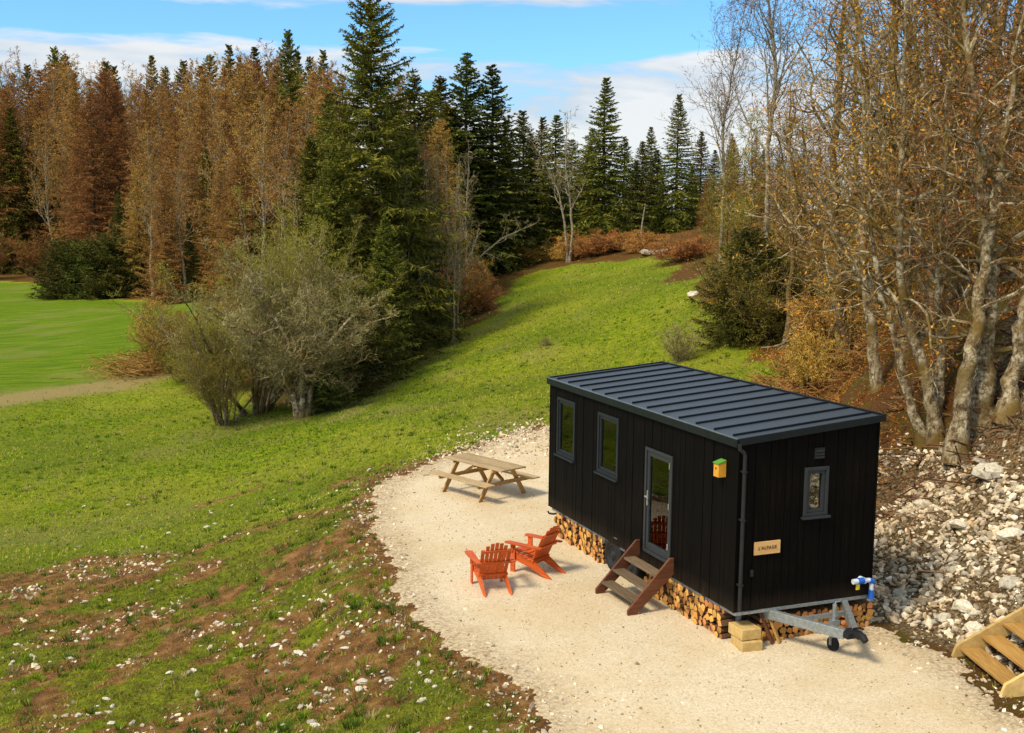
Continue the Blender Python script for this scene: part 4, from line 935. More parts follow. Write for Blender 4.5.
def rwalk(g_, p, d, L, n, wig, trop):
    P = [p]; d = unit(d); st = L/(n-1)
    for k in range(n-1):
        d = unit(d+g_.normal(size=3)*wig+trop); P.append(P[-1]+d*st)
    return np.array(P)
def branches(g_, cr, P, r0, L, n1, s0, spread, up, n2, n3, n4, tw, bud, budn, wig=.22, maxl=1e9, prof=None, l2f=.45, l3f=.42, l4=.28, dirbias=None, r1k=.52):
    """crown of a bare tree along the stem path P"""
    NP = len(P); seg = np.linalg.norm(np.diff(P, axis=0), axis=1); cum = np.concatenate([[0], np.cumsum(seg)]); tot = cum[-1]
    A3, B3, W3, A4, B4, BU = [], [], [], [], [], []
    for i in range(n1):
        s = s0+(1-s0)*((i+g_.random())/n1)**.9; dist = s*tot; k = min(np.searchsorted(cum, dist)-1, NP-2); k = max(k, 0); f = (dist-cum[k])/seg[k]
        p = P[k]*(1-f)+P[k+1]*f; dpar = unit(P[k+1]-P[k]); az = i*2.4+g_.normal()*.5
        out = np.array([math.cos(az), math.sin(az), 0.])
        if dirbias is not None: out = unit(out+np.asarray(dirbias)*(.4+g_.random()))
        pf = prof(s) if prof else (1-((s-s0)/(1-s0))**1.6*.72)
        L1 = min(spread*L*pf*(.6+.7*g_.random()), maxl); r1 = max(.012, min(r0*(1-.85*s)*r1k, L1*.022))*(.7+.5*g_.random())
        e = up*(.55+.9*s)+g_.normal()*.18
        Q = rwalk(g_, p, out+dpar*e, L1, 9, wig, np.array([0, 0, .05+.05*up])); cr.tube(Q, r1*np.linspace(1, .22, 9), 5, 0)
        m2 = max(2, int(n2*min(1.2, L1/(spread*L)+.2)))
        for j in range(m2):
            u = .15+.85*(j+g_.random())/m2; kk = min(int(u*8), 7); q = Q[kk]+(Q[kk+1]-Q[kk])*(u*8-kk); dq = unit(Q[kk+1]-Q[kk])
            sd_ = unit(np.cross(dq, g_.normal(size=3)))
            sd_[2] = sd_[2]*.6+.1; L2 = L1*l2f*(1.1-.6*u)*(.6+.8*g_.random())+.1
            S = rwalk(g_, q, dq*.7+sd_, L2, 6, wig*1.1, np.array([0, 0, .06])); cr.tube(S, max(.004, r1*.42*(1.1-.5*u))*np.linspace(1, .3, 6), 3, 0)
            u3 = (np.arange(n3)+g_.random(n3))/n3*.9+.1; k3 = np.minimum((u3*5).astype(int), 4); f3 = (u3*5-k3)[:, None]
            a = S[k3]*(1-f3)+S[k3+1]*f3; d3 = unit(S[k3+1]-S[k3]); s3 = unit(np.cross(d3, g_.normal(size=(n3, 3))))
            dd = unit(d3*.75+s3*(.5+.5*g_.random((n3, 1)))+np.array([0, 0, .12])); l3 = (L2*l3f*(1.15-.6*u3)*(.5+g_.random(n3))+.05)[:, None]
            mid = a+dd*l3*.5; d3b = unit(dd+g_.normal(size=(n3, 3))*.3+np.array([0, 0, .1])); b = mid+d3b*l3*.5
            A3 += [a, mid]; B3 += [mid+(b-mid)*.12, b]; W3 += [np.full(n3, tw*1.5), np.full(n3, tw*1.1)]
            for z_ in range(n4):
                fr = g_.random((n3, 1)); st = np.where(fr < .5, a+(mid-a)*fr*2, mid+(b-mid)*(fr*2-1)); t4 = unit(dd*.6+g_.normal(size=(n3, 3))*.6+np.array([0, 0, .15])); e4 = st+t4*l4*(.4+.8*g_.random((n3, 1)))*(.5+l3)
                A4.append(st); B4.append(e4)
                if budn > z_*.999: BU.append(e4[g_.random(n3) < budn-z_])
    cr.ribbons(np.concatenate(A3), np.concatenate(B3), np.concatenate(W3), 1, g_)
    if A4: cr.ribbons(np.concatenate(A4), np.concatenate(B4), tw, 1, g_)
    if BU and bud: cr.leaves(np.concatenate(BU), bud, 2, g_)
def bare(h, r0, seed, mats, stems=None, n1=26, s0=.25, spread=.32, up=.8, n2=9, n3=6, n4=3, tw=.012, bud=.03, budn=1., lean=(0, 0), wig=.22, sides=9, **k):
    g_ = np.random.default_rng(seed); tr = Acc(); cr = Acc()
    if stems is None:
        n = 14; z = np.linspace(0, h, n); wob = np.cumsum(g_.normal(size=(n, 2))*h*.008, 0)+np.outer(z, lean); wob -= wob[0]
        stems = [(np.column_stack([wob, z]), r0, 1.)]
    for (P, r, amt) in stems:
        P = np.asarray(P, float); n = len(P); s = np.linspace(0, 1, n)
        # resample with slight wobble
        s2 = np.linspace(0, 1, 26); Q = np.stack([np.interp(s2, s, P[:, c]) for c in range(3)], -1)
        sm = Q.copy(); sm[1:-1] = (Q[:-2]+Q[1:-1]*2+Q[2:])/4; Q = sm+g_.normal(size=Q.shape)*r*.16*np.minimum(s2*8, 1)[:, None]
        rad = r*(1-.88*s2**1.1)+r*.75*np.exp(-s2*22); Q[0, 2] -= .25
        tr.tube(Q, rad*(1+.07*g_.normal(size=26)), sides, 0)
        Ls = float(np.linalg.norm(np.diff(P, axis=0), axis=1).sum())
        branches(g_, cr, Q, r, Ls, max(3, int(n1*amt)), s0, spread, up, n2, n3, n4, tw, bud, budn, wig, **k)
    mm = [M[m_] for m_ in mats]; return tr.mesh('trunk', [mm[0]], True), cr.mesh('crown', mm)
def shrub(h, wd, seed, mats, stems=12, tw=.012, bud=.03, budn=1., n1=9, n2=6, n3=5, n4=2, r0=.03, s0=.15, spread=.35, up=.5, **k):
    g_ = np.random.default_rng(seed); S = []
    for i in range(stems):
        az = g_.random()*2*PI; ln = math.sqrt(g_.random()); o = np.array([math.cos(az), math.sin(az), 0]); hh = h*(1-.35*ln)*(.75+.3*g_.random())
        u = np.linspace(0, 1, 8)[:, None]; P = o*(.08*wd*g_.random()+wd*.5*ln*(u**.9))+np.array([0, 0, 1])*hh*(u**(.75+.25*ln))+np.cumsum(g_.normal(size=(8, 3))*.02*h, 0)*u
        S.append((P, r0*(.6+.7*g_.random()), 1.))
    return bare(h, r0, seed, mats, S, n1=n1, s0=s0, spread=spread, up=up, n2=n2, n3=n3, n4=n4, tw=tw, bud=bud, budn=budn, sides=5, **k)
def tree(name, meshes, x, y, s=1., rz=None, label=None, cat='tree', group=None, sz=None, parts=('trunk', 'crown'), sink=.15, z=None):
    o = empty(name, (x, y, (float(hz(x, y)) if z is None else z)-sink), rnd.uniform(0, 6.28) if rz is None else rz, label, cat, group)
    o.scale = (s, s, sz or s)
    for nm, me in zip(parts, meshes): link(nm, me, o)
    return o
BP = ('bark_pale', 'twig', 'bud_orange')
# --- prototypes for the woods
SPR = [spruce(18, 3.6, 1+k, 52, 7, 9, 3, .03, .15, ragged=.4, droop=.45+.1*k, pw=[.8, .95, .7][k]) for k in range(3)]
SPD = [spruce(18, 3.4, 11+k, 50, 7, 9, 3, .03, .16, mats=('bark_brown', 'needle_dark'), droop=.45, ragged=.3, pw=.85) for k in range(2)]
SPB = [spruce(18, 3.7, 21+k, 52, 7, 8, 4, .04, .085, mats=('bark_brown', 'needle_brown'), droop=.15, ragged=.35, lenk=1.15, pw=.62+.12*k) for k in range(3)]
BCH = [bare(19, .19, 31+k, ('bark_birch', 'twig_red', 'bud_orange'), n1=30, s0=.3, spread=.24, up=1.4, n2=8, n3=5, n4=3, tw=.05, bud=.07, budn=1.6, sides=6, wig=.16) for k in range(3)]
def label_tree(kind, k):
    return {'s': 'dark green spruce standing in the woodland belt', 'd': 'blackish green spruce in the group behind the meadow top', 'b': 'bare brown conifer in the far left woodland', 'c': 'leafless pale stemmed beech in the russet woodland'}[kind]
GRP = {'s': ('spruce', 'spruces in the woodland'), 'd': ('dark_spruce', 'dark spruces behind the meadow'), 'b': ('larch_tree', 'bare brown conifers in the far woodland'), 'c': ('beech_tree', 'leafless beeches in the woodland')}
def wood_tree(kind, px, D, ytop, k=None, label=None):
    x, y = gd(px, D); z = float(hz(x, y)); hz_py = 219.6+(px-512)*.0109
    top = H+(hz_py-ytop)/F*D; h = max(4, top-z)
    me = {'s': SPR, 'd': SPD, 'b': SPB, 'c': BCH}[kind]; me = me[rnd.randrange(len(me)) if k is None else k]
    ref = 19 if kind == 'c' else 18; s = h/ref; wf = rnd.uniform(.85, 1.12)*(1.5 if kind in 'sd' and D < 112 and px > 380 else 1.)
    nm, gr = GRP[kind]
    return tree(nm, me, x, y, s*wf, None, label or label_tree(kind, 0), 'tree', None if label else gr, sz=s)
# far left wood: rows from back to front
TOPL = [(-120, 78), (0, 78), (60, 66), (110, 70), (150, 80), (200, 76), (250, 62), (300, 70), (340, 62), (420, 90), (470, 110), (520, 130)]
tl = lambda px: float(np.interp(px, *zip(*TOPL)))
for px in np.arange(-90, 345, 15.): wood_tree('c', px+rnd.uniform(-5, 5), rnd.uniform(186, 205), tl(px)+rnd.uniform(-4, 14))
for px in np.arange(-85, 350, 21.): wood_tree(rnd.choice('cb'), px+rnd.uniform(-7, 7), rnd.uniform(168, 184) if px < 160 else rnd.uniform(140, 165), tl(px)+rnd.uniform(6, 26))
TIPS = ((62, 53), (72, 60), (35, 70), (112, 66), (120, 70), (157, 60), (170, 72), (188, 66), (205, 70), (214, 60), (233, 50), (243, 62), (258, 52), (272, 66), (300, 56), (325, 55), (312, 62))
for px, yt in TIPS: wood_tree('s', px, rnd.uniform(204, 214), yt)
wood_tree('s', 291, 135, 37, label='tall pointed spruce rising above the brown wood left of the biggest spruce')
wood_tree('s', 16, 168, 110, 1, label='dark green spruce standing alone at the left edge of the far field')
wood_tree('d', 38, 170, 150, label='lower dark spruce right beside the one at the left edge')
for px, D, yt, k in ((95, 150, 98, 0), (80, 158, 140, 1), (150, 140, 92, 2), (178, 128, 120, 0), (120, 150, 120, 1), (205, 122, 104, 2), (228, 128, 96, 1), (250, 112, 110, 0), (275, 108, 92, 1), (190, 112, 150, 1), (222, 105, 160, 2), (60, 172, 140, 0), (140, 120, 165, 1), (165, 104, 175, 0), (300, 100, 105, 1), (322, 98, 92, 2), (240, 98, 150, 0)):
    wood_tree('b', px, D, yt, k)
for px in np.arange(-60, 360, 17.): wood_tree('b', px+rnd.uniform(-6, 6), rnd.uniform(186, 198) if px < 180 else rnd.uniform(150, 180), tl(px)+rnd.uniform(2, 22))
for px, D, yt in ((55, 162, 120), (70, 166, 125), (88, 160, 128), (45, 170, 130), (152, 118, 130), (214, 110, 120), (246, 100, 118), (262, 96, 105), (285, 92, 112), (185, 104, 140), (310, 90, 100), (20, 172, 150), (0, 170, 100), (-25, 165, 96)):
    wood_tree('c', px, D, yt)
for px, D, yt in ((208, 120, 150), (230, 100, 200), (262, 98, 190), (190, 105, 215), (120, 128, 190), (60, 160, 200)): wood_tree('d', px, D, yt)
# behind the biggest spruce and around the top of the meadow
for px, D, yt, k in ((400, 82, 82, 'b'), (414, 74, 78, 's'), (430, 80, 92, 's'), (402, 66, 120, 's'), (388, 70, 95, 's'), (345, 70, 110, 's'), (330, 76, 100, 's'), (440, 72, 120, 'b'), (425, 68, 150, 'b'), (450, 86, 108, 's'), (440, 84, 80, 's')):
    wood_tree(k, px, D, yt)
for px, D, yt, l in ((466, 84, 58, 'tall dark twin spruce, left of the pair behind the pale stems'), (490, 86, 70, 'tall dark twin spruce, right of the pair behind the pale stems'), (521, 96, 112, 'narrow dark spruce just right of the tall dark pair'),
                     (603, 88, 80, 'broad layered spruce standing free against the clouds at the meadow top'), (675, 92, 96, 'pointed spruce right of the free standing layered one'), (555, 92, 116, 'spruce behind the forked bare tree at the meadow top'), (541, 96, 118, 'spruce left of the forked bare tree at the meadow top')):
    wood_tree('d' if px < 530 else 's', px, D, yt, label=l)
for px, D, yt in ((505, 92, 120), (530, 104, 135), (570, 104, 140), (585, 100, 150), (622, 100, 138), (640, 104, 142), (655, 98, 150), (698, 102, 132), (712, 98, 150), (560, 96, 170), (545, 100, 175), (480, 92, 130), (500, 90, 160), (634, 96, 160), (690, 96, 165), (610, 96, 170), (575, 94, 180), (475, 84, 160), (660, 94, 175), (730, 106, 140), (760, 108, 150), (520, 90, 180), (590, 106, 130), (648, 108, 128), (795, 108, 160), (830, 108, 155), (870, 106, 160), (910, 106, 150), (950, 106, 160), (1000, 106, 150), (1060, 106, 150)):
    wood_tree('d' if px < 540 else rnd.choice('ssd'), px, D, yt, label=None)
for px, D, yt in ((728, 84, 134), (752, 86, 138), (742, 78, 165), (705, 82, 175), (775, 80, 160)): wood_tree('b', px, D, yt)
# --- the biggest spruce
big = spruce(19.2, 4.3, 77, 54, 7, 15, 4, .06, .10, ragged=.42, droop=.42, pw=.72)
x, y = gd(371, 57); tree('tall_spruce', big, x, y, 1., 1.0, 'tallest spruce whose tip reaches the top of the photo', 'tree', z=-1.1, sz=.955)
mids = spruce(13, 3.4, 78, 54, 7, 12, 4, .05, .10, ragged=.4, droop=.4)
for px, D, ytop, l in ((335, 54, 150, 'mid height spruce pressed against the left side of the tallest spruce'), (408, 60, 130, 'mid height spruce just right of the tallest spruce'), (312, 60, 140, 'loose spruce at the left end of the spruce clump'), (385, 52, 215, 'low dark spruce in front of the tallest spruce')):
    x, y = gd(px, D); z = float(hz(x, y)); h = H+(219-ytop)/F*D-z; tree('spruce', mids, x, y, h/13*.95, None, l, 'tree', sz=h/13)
low = spruce(4.2, 2.0, 79, 22, 7, 12, 3, .0, .06, mats=('bark_brown', 'needle_dark'), ragged=.4, droop=.1, pw=.5)
for px, py, s, l in ((390, 372, 1.1, 'low dark spruce sapling at the meadow edge under the tallest spruce'), (365, 388, 1.0, 'second low dark spruce sapling downhill from the meadow edge one'), (345, 400, .85, 'low dark evergreen behind the grey twiggy tree'), (412, 352, 1.0, 'low dark spruce sapling beside the pale stems'),
                     (745, 338, .95, 'low dark evergreen at the right meadow edge behind the cabin'), (765, 335, .8, 'low dark evergreen half hidden under the right edge branches'), (325, 412, .55, 'smallest dark evergreen at the foot of the grey twiggy tree'), (322, 380, 1.1, 'dark evergreen tucked behind the crown of the grey twiggy tree')):
    x, y = gp(px, py); tree('evergreen_shrub', low, x, y, s, None, l, 'evergreen')
bushl = spruce(5.5, 3.4, 80, 22, 8, 12, 3, .0, .12, mats=('bark_brown', 'needle_dark'), ragged=.3, droop=.0, pw=.28)
for px, D, s, l in ((66, 122, 1.0, 'left of the dark evergreen clump in the far field corner'), (88, 121, .95, 'middle of the dark evergreen clump in the far field corner'), (112, 120, 1.05, 'right middle of the dark evergreen clump in the far field corner'), (134, 121, .8, 'right end of the dark evergreen clump in the far field corner')):
    x, y = gd(px, D); tree('evergreen_shrub', bushl, x, y, s, None, l, 'evergreen')
# --- willow and grey twiggy tree on the slope
wil = shrub(9.2, 9.0, 101, ('bark_pale', 'olive', 'bud_green'), stems=22, n1=13, n2=7, n3=6, n4=3, tw=.013, bud=.028, budn=1.8, r0=.06, s0=.2, spread=.3, up=.9)
x, y = gd(252, 47); tree('willow', wil, x, y, 1.04, .3, 'yellow green budding willow rising behind the grey twiggy tree', 'tree')
x, y = gp(228, 424); tree('willow', wil, x, y, .62, 4.2, 'lowest budding willow at the left end of the twiggy clump', 'tree')
x, y = gd(304, 52); tree('willow', wil, x, y, .9, 2.2, 'second budding willow between the first one and the spruces', 'tree')
x, y = gp(305, 416)
gst = []
g_ = np.random.default_rng(3)
for a_, ln, hh in ((-2.9, 3.6, 4.0), (-2.6, 2.4, 5.0), (2.9, 4.4, 2.8), (.3, 2.6, 3.4), (-.4, 2.2, 3.8), (1.9, 2, 5.2), (-1.5, 2.6, 3.6), (-2.2, 3.4, 3.0), (.9, 2.6, 4.4), (3.1, 2.6, 4.6)):
    o_ = np.array([math.cos(a_), math.sin(a_), 0]); u = np.linspace(0, 1, 9)[:, None]
    gst.append((np.array([.25*math.cos(a_*3), .2*math.sin(a_*5), 0])+o_*ln*u**1.5+np.array([0, 0, 1])*hh*(1-(1-u)**1.7)+np.cumsum(g_.normal(size=(9, 3))*.09, 0)*u, .10, 1.))
gt = bare(6, .12, 55, ('bark_pale', 'twig_grey', 'bud_green'), gst, n1=15, s0=.25, spread=.36, up=.35, n2=9, n3=7, n4=3, tw=.014, bud=.025, budn=.3, wig=.3, sides=6)
tree('twiggy_tree', gt, x, y, 1.22, 0, 'spreading grey twiggy tree leaning over the slope with bare tangled branches', 'tree')
sh1 = shrub(2.6, 2.2, 61, ('bark_pale', 'twig_grey', 'bud_green'), stems=14, n1=7, n2=5, n3=4, n4=2, tw=.014, bud=.02, budn=.4, r0=.02, up=.9)
sh2 = shrub(3.4, 4.0, 62, ('bark_brown', 'olive', 'bud_green'), stems=14, n1=9, n2=6, n3=5, n4=2, tw=.018, bud=.03, budn=.8, r0=.03, up=.6)
sh3 = shrub(2.4, 3.2, 63, ('bark_brown', 'bramble', 'bud_orange'), stems=18, n1=8, n2=6, n3=5, n4=2, tw=.020, bud=.035, budn=1.2, r0=.02, up=.4)
sh4 = shrub(4.5, 3.6, 64, ('bark_brown', 'twig_red', 'bud_orange'), stems=14, n1=9, n2=6, n3=5, n4=2, tw=.022, bud=.03, budn=1., r0=.03, up=1.1)
for me_, px, py, s, l in ((sh1, 335, 405, .9, 'small grey shrub right of the twiggy tree trunk'), (sh4, 178, 372, 1.0, 'upright thin brown shrub at the end of the sandy path'),
                         (sh4, 160, 366, .8, 'smaller upright brown shrub left of the one at the path end'), (sh2, 215, 392, 1.0, 'olive shrub left of the grey twiggy tree'), (sh2, 190, 384, .8, 'low olive shrub near the end of the sandy path'),
                         (sh2, 745, 330, 1.1, 'olive shrub above the dark evergreen at the right meadow edge'), (sh2, 775, 340, 1.0, 'olive shrub right of the dark evergreen at the meadow edge'),
                         (sh4, 445, 325, 1.0, 'russet shrub at the foot of the pale stems'), (sh4, 462, 318, .9, 'russet shrub right of the pale stems on the meadow edge'), (sh4, 425, 338, .9, 'russet shrub left of the pale stems'), (sh3, 478, 312, 1.1, 'low russet bramble at the meadow edge right of the pale stems'),
                         (sh3, 570, 259, 1.5, 'orange brown bramble mound left on the meadow top'), (sh3, 592, 257, 1.5, 'orange brown bramble mound in the middle of the meadow top'), (sh3, 612, 253, 1.3, 'orange brown bramble mound beside the pale outcrop'), (sh3, 508, 268, 1.5, 'dark russet bramble below the tall dark spruce pair'), (sh3, 533, 262, 1.4, 'russet bramble between the dark spruces and the orange mound'),
                         (sh3, 640, 252, 1.2, 'low russet bramble right above the pale outcrop boulder'), (sh3, 680, 262, 1.3, 'russet bramble at the upper right end of the meadow'),
                         (sh1, 680, 362, .75, 'small loose dry shrub standing in the grass behind the roof'), (sh1, 545, 346, .25, 'tiny dry tuft shrub in the open meadow')):
    x, y = gp(px, py); tree('shrub', me_, x, y, s, None, l, 'shrub', sz=s*.6 if me_ is sh3 and py < 270 else s)
# thin trees near the meadow edge
pale = bare(11.5, .085, 71, ('bark_birch', 'twig_grey', 'bud_green'), n1=20, s0=.28, spread=.2, up=1.8, n2=6, n3=4, n4=2, tw=.018, bud=.02, budn=.3, sides=6, wig=.16)
pale2 = bare(10, .075, 72, ('bark_birch', 'twig_red', 'bud_orange'), n1=18, s0=.3, spread=.2, up=1.9, n2=6, n3=4, n4=2, tw=.018, bud=.02, budn=.5, sides=6, wig=.16)
for k, (px, D, s) in enumerate(((418, 60, .95), (430, 59, 1.05), (437, 61, .9), (447, 62, 1.0), (458, 63, .8), (424, 63, .9), (468, 66, .85), (300, 56, .95), (405, 57, .8), (452, 58, .85))):
    x, y = gd(px, D); tree('young_tree', (pale, pale2)[k % 2], x, y, s, None, 'slender pale stemmed young tree at the meadow edge beside the spruces', 'tree', 'slender young trees at the meadow edge')
fork = bare(10, .10, 73, ('bark_birch', 'twig_grey', 'bud_green'), [(np.array([(0, 0, 0), (-.2, 0, 2.5), (-.7, .1, 5), (-1.8, 0, 7.2), (-3, 0, 9)]), .11, 1), (np.array([(.1, 0, 0), (.3, 0, 2), (.1, 0, 4.5), (-.3, 0, 7), (-.2, .2, 10.6)]), .12, 1)], n1=14, s0=.35, spread=.25, up=1., n2=6, n3=4, n4=2, tw=.03, bud=.02, budn=.3, sides=6)
x, y = gd(568, 82); tree('forked_tree', fork, x, y, 1.0, 0, 'forked bare pale tree in front of the spruces at the meadow top', 'tree')
snag = Acc(); snag.tube([(0, 0, -.2), (.1, 0, 1.4), (.3, 0, 3.0)], [.09, .07, .03], 6, cap=True); x, y = gd(640, 84); tag(build(snag, 'dead_stem', M['bark_birch'], loc=(x, y, float(hz(x, y)))), 'thin leaning dead stem at the meadow top left of the pointed spruce', 'stem')
# leaning bare tree over the meadow edge (long arcs towards the right)
arc = bare(9, .09, 74, ('bark_birch', 'twig_grey', 'bud_green'), [(np.array([(0, 0, 0), (.3, 0, 2), (1.4, 0, 4), (3.2, 0, 5.6), (5, 0, 6.4)]), .09, 1)], n1=12, s0=.3, spread=.25, up=.8, n2=6, n3=4, n4=2, tw=.018, bud=.02, budn=.3, sides=6)
x, y = gd(440, 60); tree('arching_tree', arc, x, y, 1.0, 0, 'thin bare tree arching to the right over the meadow edge', 'tree')

# --- right hand wood above the bank
def PT(px, py, D, b): # local stem point for a stem seen at a pixel at distance D, base b=(x,y,z)
    r = ray(px, py)*D/ray(px, py)[1]; return (r[0]-b[0], r[1]-b[1]+0., r[2]+H-b[2])
def stem(b, pts, D0, drift=0.): return np.array([PT(px, py, D0+drift*k, b) for k, (px, py) in enumerate(pts)])
RT = dict(n2=7, n3=5, n4=2, tw=.012, bud=.038, budn=2.0)
def rtree(px, py, defs, mats, label, seed, **k):
    x, y = gp(px, py); b = (x, y, float(hz(x, y))); kw = dict(RT); kw.update(k)
    S = [(stem(b, pts, y+dy, dr), r, am) for pts, r, am, dy, dr in defs]
    me_ = bare(12, .2, seed, mats, S, **kw); return tree('beech_tree', me_, x, y, 1., 0, label, 'tree', sink=0.)
rtree(970, 446, [([(958, 450), (960, 420), (968, 370), (976, 330), (984, 280), (992, 210), (1003, 140), (1016, 60), (1030, -20)], .17, 1, -.1, .02),
                 ([(986, 448), (982, 410), (984, 370), (984, 320), (990, 260), (985, 190), (975, 120), (968, 40), (960, -40)], .25, 1, .25, .02)], BP,
      'thick pale lichen covered twin trunk leaning right above the rubble bank', 201, n1=24, s0=.22, spread=.30, up=.45, wig=.3, maxl=4)
rtree(938, 438, [([(938, 440), (930, 400), (921, 360), (908, 320), (900, 270), (899, 200), (903, 120), (905, 30), (908, -40)], .13, 1, 0, .03),
                 ([(940, 440), (938, 400), (942, 350), (938, 310), (940, 250), (944, 160), (950, 60), (948, -40)], .12, 1, .3, .03),
                 ([(925, 441), (912, 410), (903, 375), (893, 330), (880, 290), (872, 240), (868, 160), (858, 60), (850, -30)], .10, 1, .2, .05)], BP,
      'cluster of three slim pale trunks left of the thick twin trunk', 202, n1=20, s0=.22, spread=.32, up=.4, wig=.3, maxl=4)
rtree(1012, 408, [([(1008, 410), (1012, 380), (1020, 340), (1030, 290), (1036, 200), (1040, 100), (1045, 0)], .17, 1, 0, .05)], BP, 'leaning pale trunk cut by the right edge of the photo', 203, n1=26, s0=.3, spread=.34, up=.4, wig=.28)
rtree(885, 385, [([(880, 400), (874, 360), (868, 300), (862, 250), (864, 180), (870, 100), (860, 20), (852, -50)], .15, 1, 0, .1)], BP, 'pale crooked trunk seen right above the cabin roof corner', 204, n1=34, s0=.25, spread=.36, up=.35, wig=.28, dirbias=(-.5, -.1, 0), maxl=5)
rtree(905, 360, [([(905, 370), (903, 300), (912, 200), (918, 120), (915, 40), (920, -60)], .17, 1, 0, .1), ([(925, 372), (930, 300), (938, 210), (950, 120), (962, 30), (970, -60)], .18, 1, .5, .1)], ('bark_mossy', 'twig', 'bud_orange'), 'pair of mossy brown trunks behind the slim pale cluster', 205, n1=28, s0=.3, spread=.34, up=.5)
RM = [bare(15, .19, 210+k, ('bark_mossy', 'twig', 'bud_orange'), n1=26, s0=.15, spread=.34, up=.3+.2*k, n2=7, n3=5, n4=2, tw=.015, bud=.04, budn=2.0, wig=.32, prof=lambda s: 1-.75*s) for k in range(3)]
RF = [bare(16, .16, 220+k, ('bark_mossy', 'twig', 'bud_orange'), n1=22, s0=.25, spread=.27, up=.35, n2=7, n3=5, n4=2, tw=.018, bud=.042, budn=1.4, wig=.32) for k in range(2)]
RU = [bare(6.2, .06, 240+k, ('bark_mossy', 'twig_red' if k else 'twig', 'bud_orange'), n1=24, s0=.06, spread=.34, up=.5, n2=7, n3=5, n4=2, tw=.016, bud=.042, budn=1.8, wig=.26, sides=6) for k in range(3)]
OU = bare(7.5, .07, 250, ('bark_mossy', 'olive', 'bud_green'), n1=30, s0=.05, spread=.30, up=.7, n2=9, n3=6, n4=3, tw=.016, bud=.035, budn=1.2, wig=.22, sides=6)
for k, (px, D, s) in enumerate(((850, 33, .9), (790, 40, .62), (960, 30, .95), (1010, 33, 1.0), (1050, 27, .9), (1090, 34, 1.1), (930, 37, 1.0), (880, 43, 1.0), (1120, 24, .9), (1020, 45, 1.1))):
    x, y = gd(px, D); tree('mossy_tree', RM[k % 3], x, y, s, None, 'mossy branching bare tree in the right hand wood above the bank', 'tree', 'mossy bare trees in the right hand wood')
for k, (px, D, s) in enumerate(((850, 66, 1.1), (872, 58, 1.05), (905, 62, 1.2), (922, 56, 1.1), (952, 66, 1.25), (984, 60, 1.2), (1008, 68, 1.25), (1045, 60, 1.1), (935, 50, 1.0), (1000, 46, 1.05), (895, 48, 1.0))):
    x, y = gd(px, D); tree('woodland_tree', RF[k % 2], x, y, s, None, 'tall slim brown bare tree deep in the right hand wood', 'tree', 'tall slim bare trees deep in the right hand wood')
k = 0
while k < 20:
    px = rnd.uniform(770, 1070); D = rnd.uniform(30, 62); x, y = gd(px, D)
    if float(poly_sd(P_FOR1, x, y)) < 1.2 or float(poly_sd(BANK, x, y)) > -.3: continue
    tree('sapling', RU[k % 3], x, y, rnd.uniform(.6, 1.0)*(1+(D-25)/70), None, 'russet twiggy sapling filling the understorey of the right hand wood', 'tree', 'russet saplings in the right hand wood'); k += 1
for px, D, s, l in ((728, 52, .8, 'olive bushy tree at the left end of the right hand wood'), (752, 50, .95, 'olive bushy tree right of the leftmost olive one'), (785, 47, .9, 'olive brown bushy tree above the fallen pale branch'), (708, 76, .55, 'farthest olive bushy tree near the meadow top')):
    x, y = gd(px, D); tree('bushy_tree', OU, x, y, s, None, l, 'tree')
# slender pale birch like tree standing against the sky
br = bare(15.5, .12, 230, ('bark_birch', 'twig', 'bud_orange'), [(np.array([(0, 0, 0), (.1, 0, 3), (0, 0, 6), (.25, 0, 9), (-.25, 0, 12), (-.9, 0, 16)]), .13, 1.)], n1=38, s0=.35, spread=.28, up=1.5, n2=9, n3=5, n4=2, tw=.02, bud=.035, budn=1.0, wig=.14)
x, y = gd(764, 47); tree('slender_tree', br, x, y, 1.0, 0, 'slender pale trunked tree with open crown against the sky right of the spruces', 'tree')
x, y = gd(722, 54); tree('slender_tree', br, x, y, .8, 2.6, 'smaller open crowned tree left of the slender pale trunked one', 'tree')
# brush in the right hand wood
for k in range(34):
    px = rnd.uniform(800, 1080); D = rnd.uniform(30, 56); x, y = gd(px, D)
    if x < 7.3+(D-27)*.08 or float(poly_sd(BANK, x, y)) > 0: continue
    tree('underbrush_shrub', (sh3, sh2, sh4)[k % 3], x, y, rnd.uniform(.6, 1.0), None, 'brown underbrush shrub among the trunks of the right hand wood', 'shrub', 'underbrush shrubs in the right hand wood')
for k in range(40):
    px = rnd.uniform(-40, 350); D = rnd.uniform(95, 165); x, y = gd(px, D)
    if float(poly_sd(P_FOR1, x, y)) < 1: continue
    tree('underbrush_shrub', (sh4, sh3)[k % 2], x, y, rnd.uniform(1.2, 2.0), None, 'russet underbrush at the foot of the far left wood', 'shrub', 'underbrush along the far left wood')
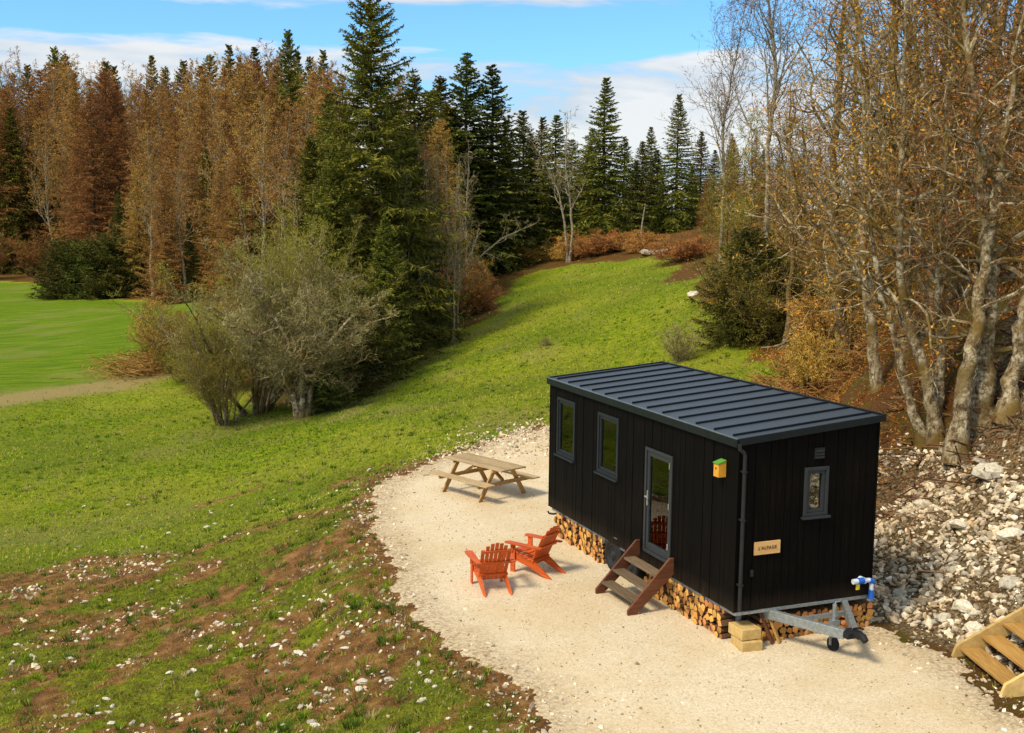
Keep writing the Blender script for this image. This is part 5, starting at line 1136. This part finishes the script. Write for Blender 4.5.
# twig litter heaps: fallen sticks
def sticks(name, label, cx, cy, rx, ry, n, L, mat, lift=.25, seed=1):
    g_ = np.random.default_rng(seed); A = Acc()
    for k in range(n):
        x = cx+g_.normal()*rx*.5; y = cy+g_.normal()*ry*.5
        if float(poly_sd(PADA, x, y)) > -.6: continue
        z = float(hz(x, y))+g_.random()*lift; a = g_.random()*PI*2
        l = L*(.4+g_.random()); e = g_.normal()*.25
        d = np.array([math.cos(a), math.sin(a), e]); P = np.array([x, y, z])+d*l*np.linspace(-.5, .5, 4)[:, None]+g_.normal(size=(4, 3))*l*.05; A.tube(P, .006+.012*g_.random(), 3)
    return tag(build(A, name, M[mat]), label, 'brushwood', kind='stuff')
x, y = gp(815, 378); sticks('brushwood', 'heap of fallen brown twigs at the wood edge behind the cabin', x, y, 2.6, 3.4, 900, .9, 'twig_red', .35, 2)
x, y = gp(145, 374); sticks('brushwood', 'heap of reddish cut brush at the end of the sandy path', x, y, 2.6, 1.6, 700, 1.3, 'twig_red', 1.0, 3)
x, y = gp(920, 430); sticks('brushwood', 'fallen twigs on the leaf litter among the pale trunks', x, y, 4.0, 4.0, 700, .9, 'twig', .15, 4)
# pale fallen crooked branches at the right meadow edge
for k, (px, py, l) in enumerate(((770, 291, 'long pale fallen branch reaching over the right meadow edge'), (800, 330, 'second pale fallen branch lower down the right meadow edge'))):
    x, y = gp(px, py+40); z = float(hz(x, y)); a = Acc(); g_ = np.random.default_rng(k)
    P = rwalk(g_, np.array([-1.3, -.3, 1.5-k*.8]), np.array([1., .1, -.05]), 3.6, 10, .15, np.array([0, 0, .06])); a.tube(P, np.linspace(.03, .05, 10), 6)
    for j in (2, 4, 6, 7): Q = rwalk(g_, P[j], np.array([.6, g_.normal()*.5, .7]), 1.3, 6, .2, np.zeros(3)); a.tube(Q, np.linspace(.025, .008, 6), 5)
    tag(build(a, 'fallen_branch', M['bark_birch'], loc=(x, y, z)), l, 'branch')
# fallen leaves
def leaf_litter():
    g_ = np.random.default_rng(12); N = 150000; x = 4+22*g_.random(N); y = 12+38*g_.random(N); k = (poly_sd(P_FOR1, x, y) > -.2) & (poly_sd(PADA, x, y) < -.3) & (fbm(x*1.3, y*1.3, 15, 3) > .42)
    k &= g_.random(N) > (poly_sd(BANK, x, y) > 0)*.55
    x, y = x[k], y[k]; P = np.stack([x, y, hz(x, y)+.01+.05*g_.random(len(x))], -1); A = Acc(); A.leaves(P, .036, 0, g_); tag(build(A, 'leaf_litter', M['bud_orange']), 'russet fallen leaves on the floor of the right hand wood', 'leaves', kind='stuff')
leaf_litter()
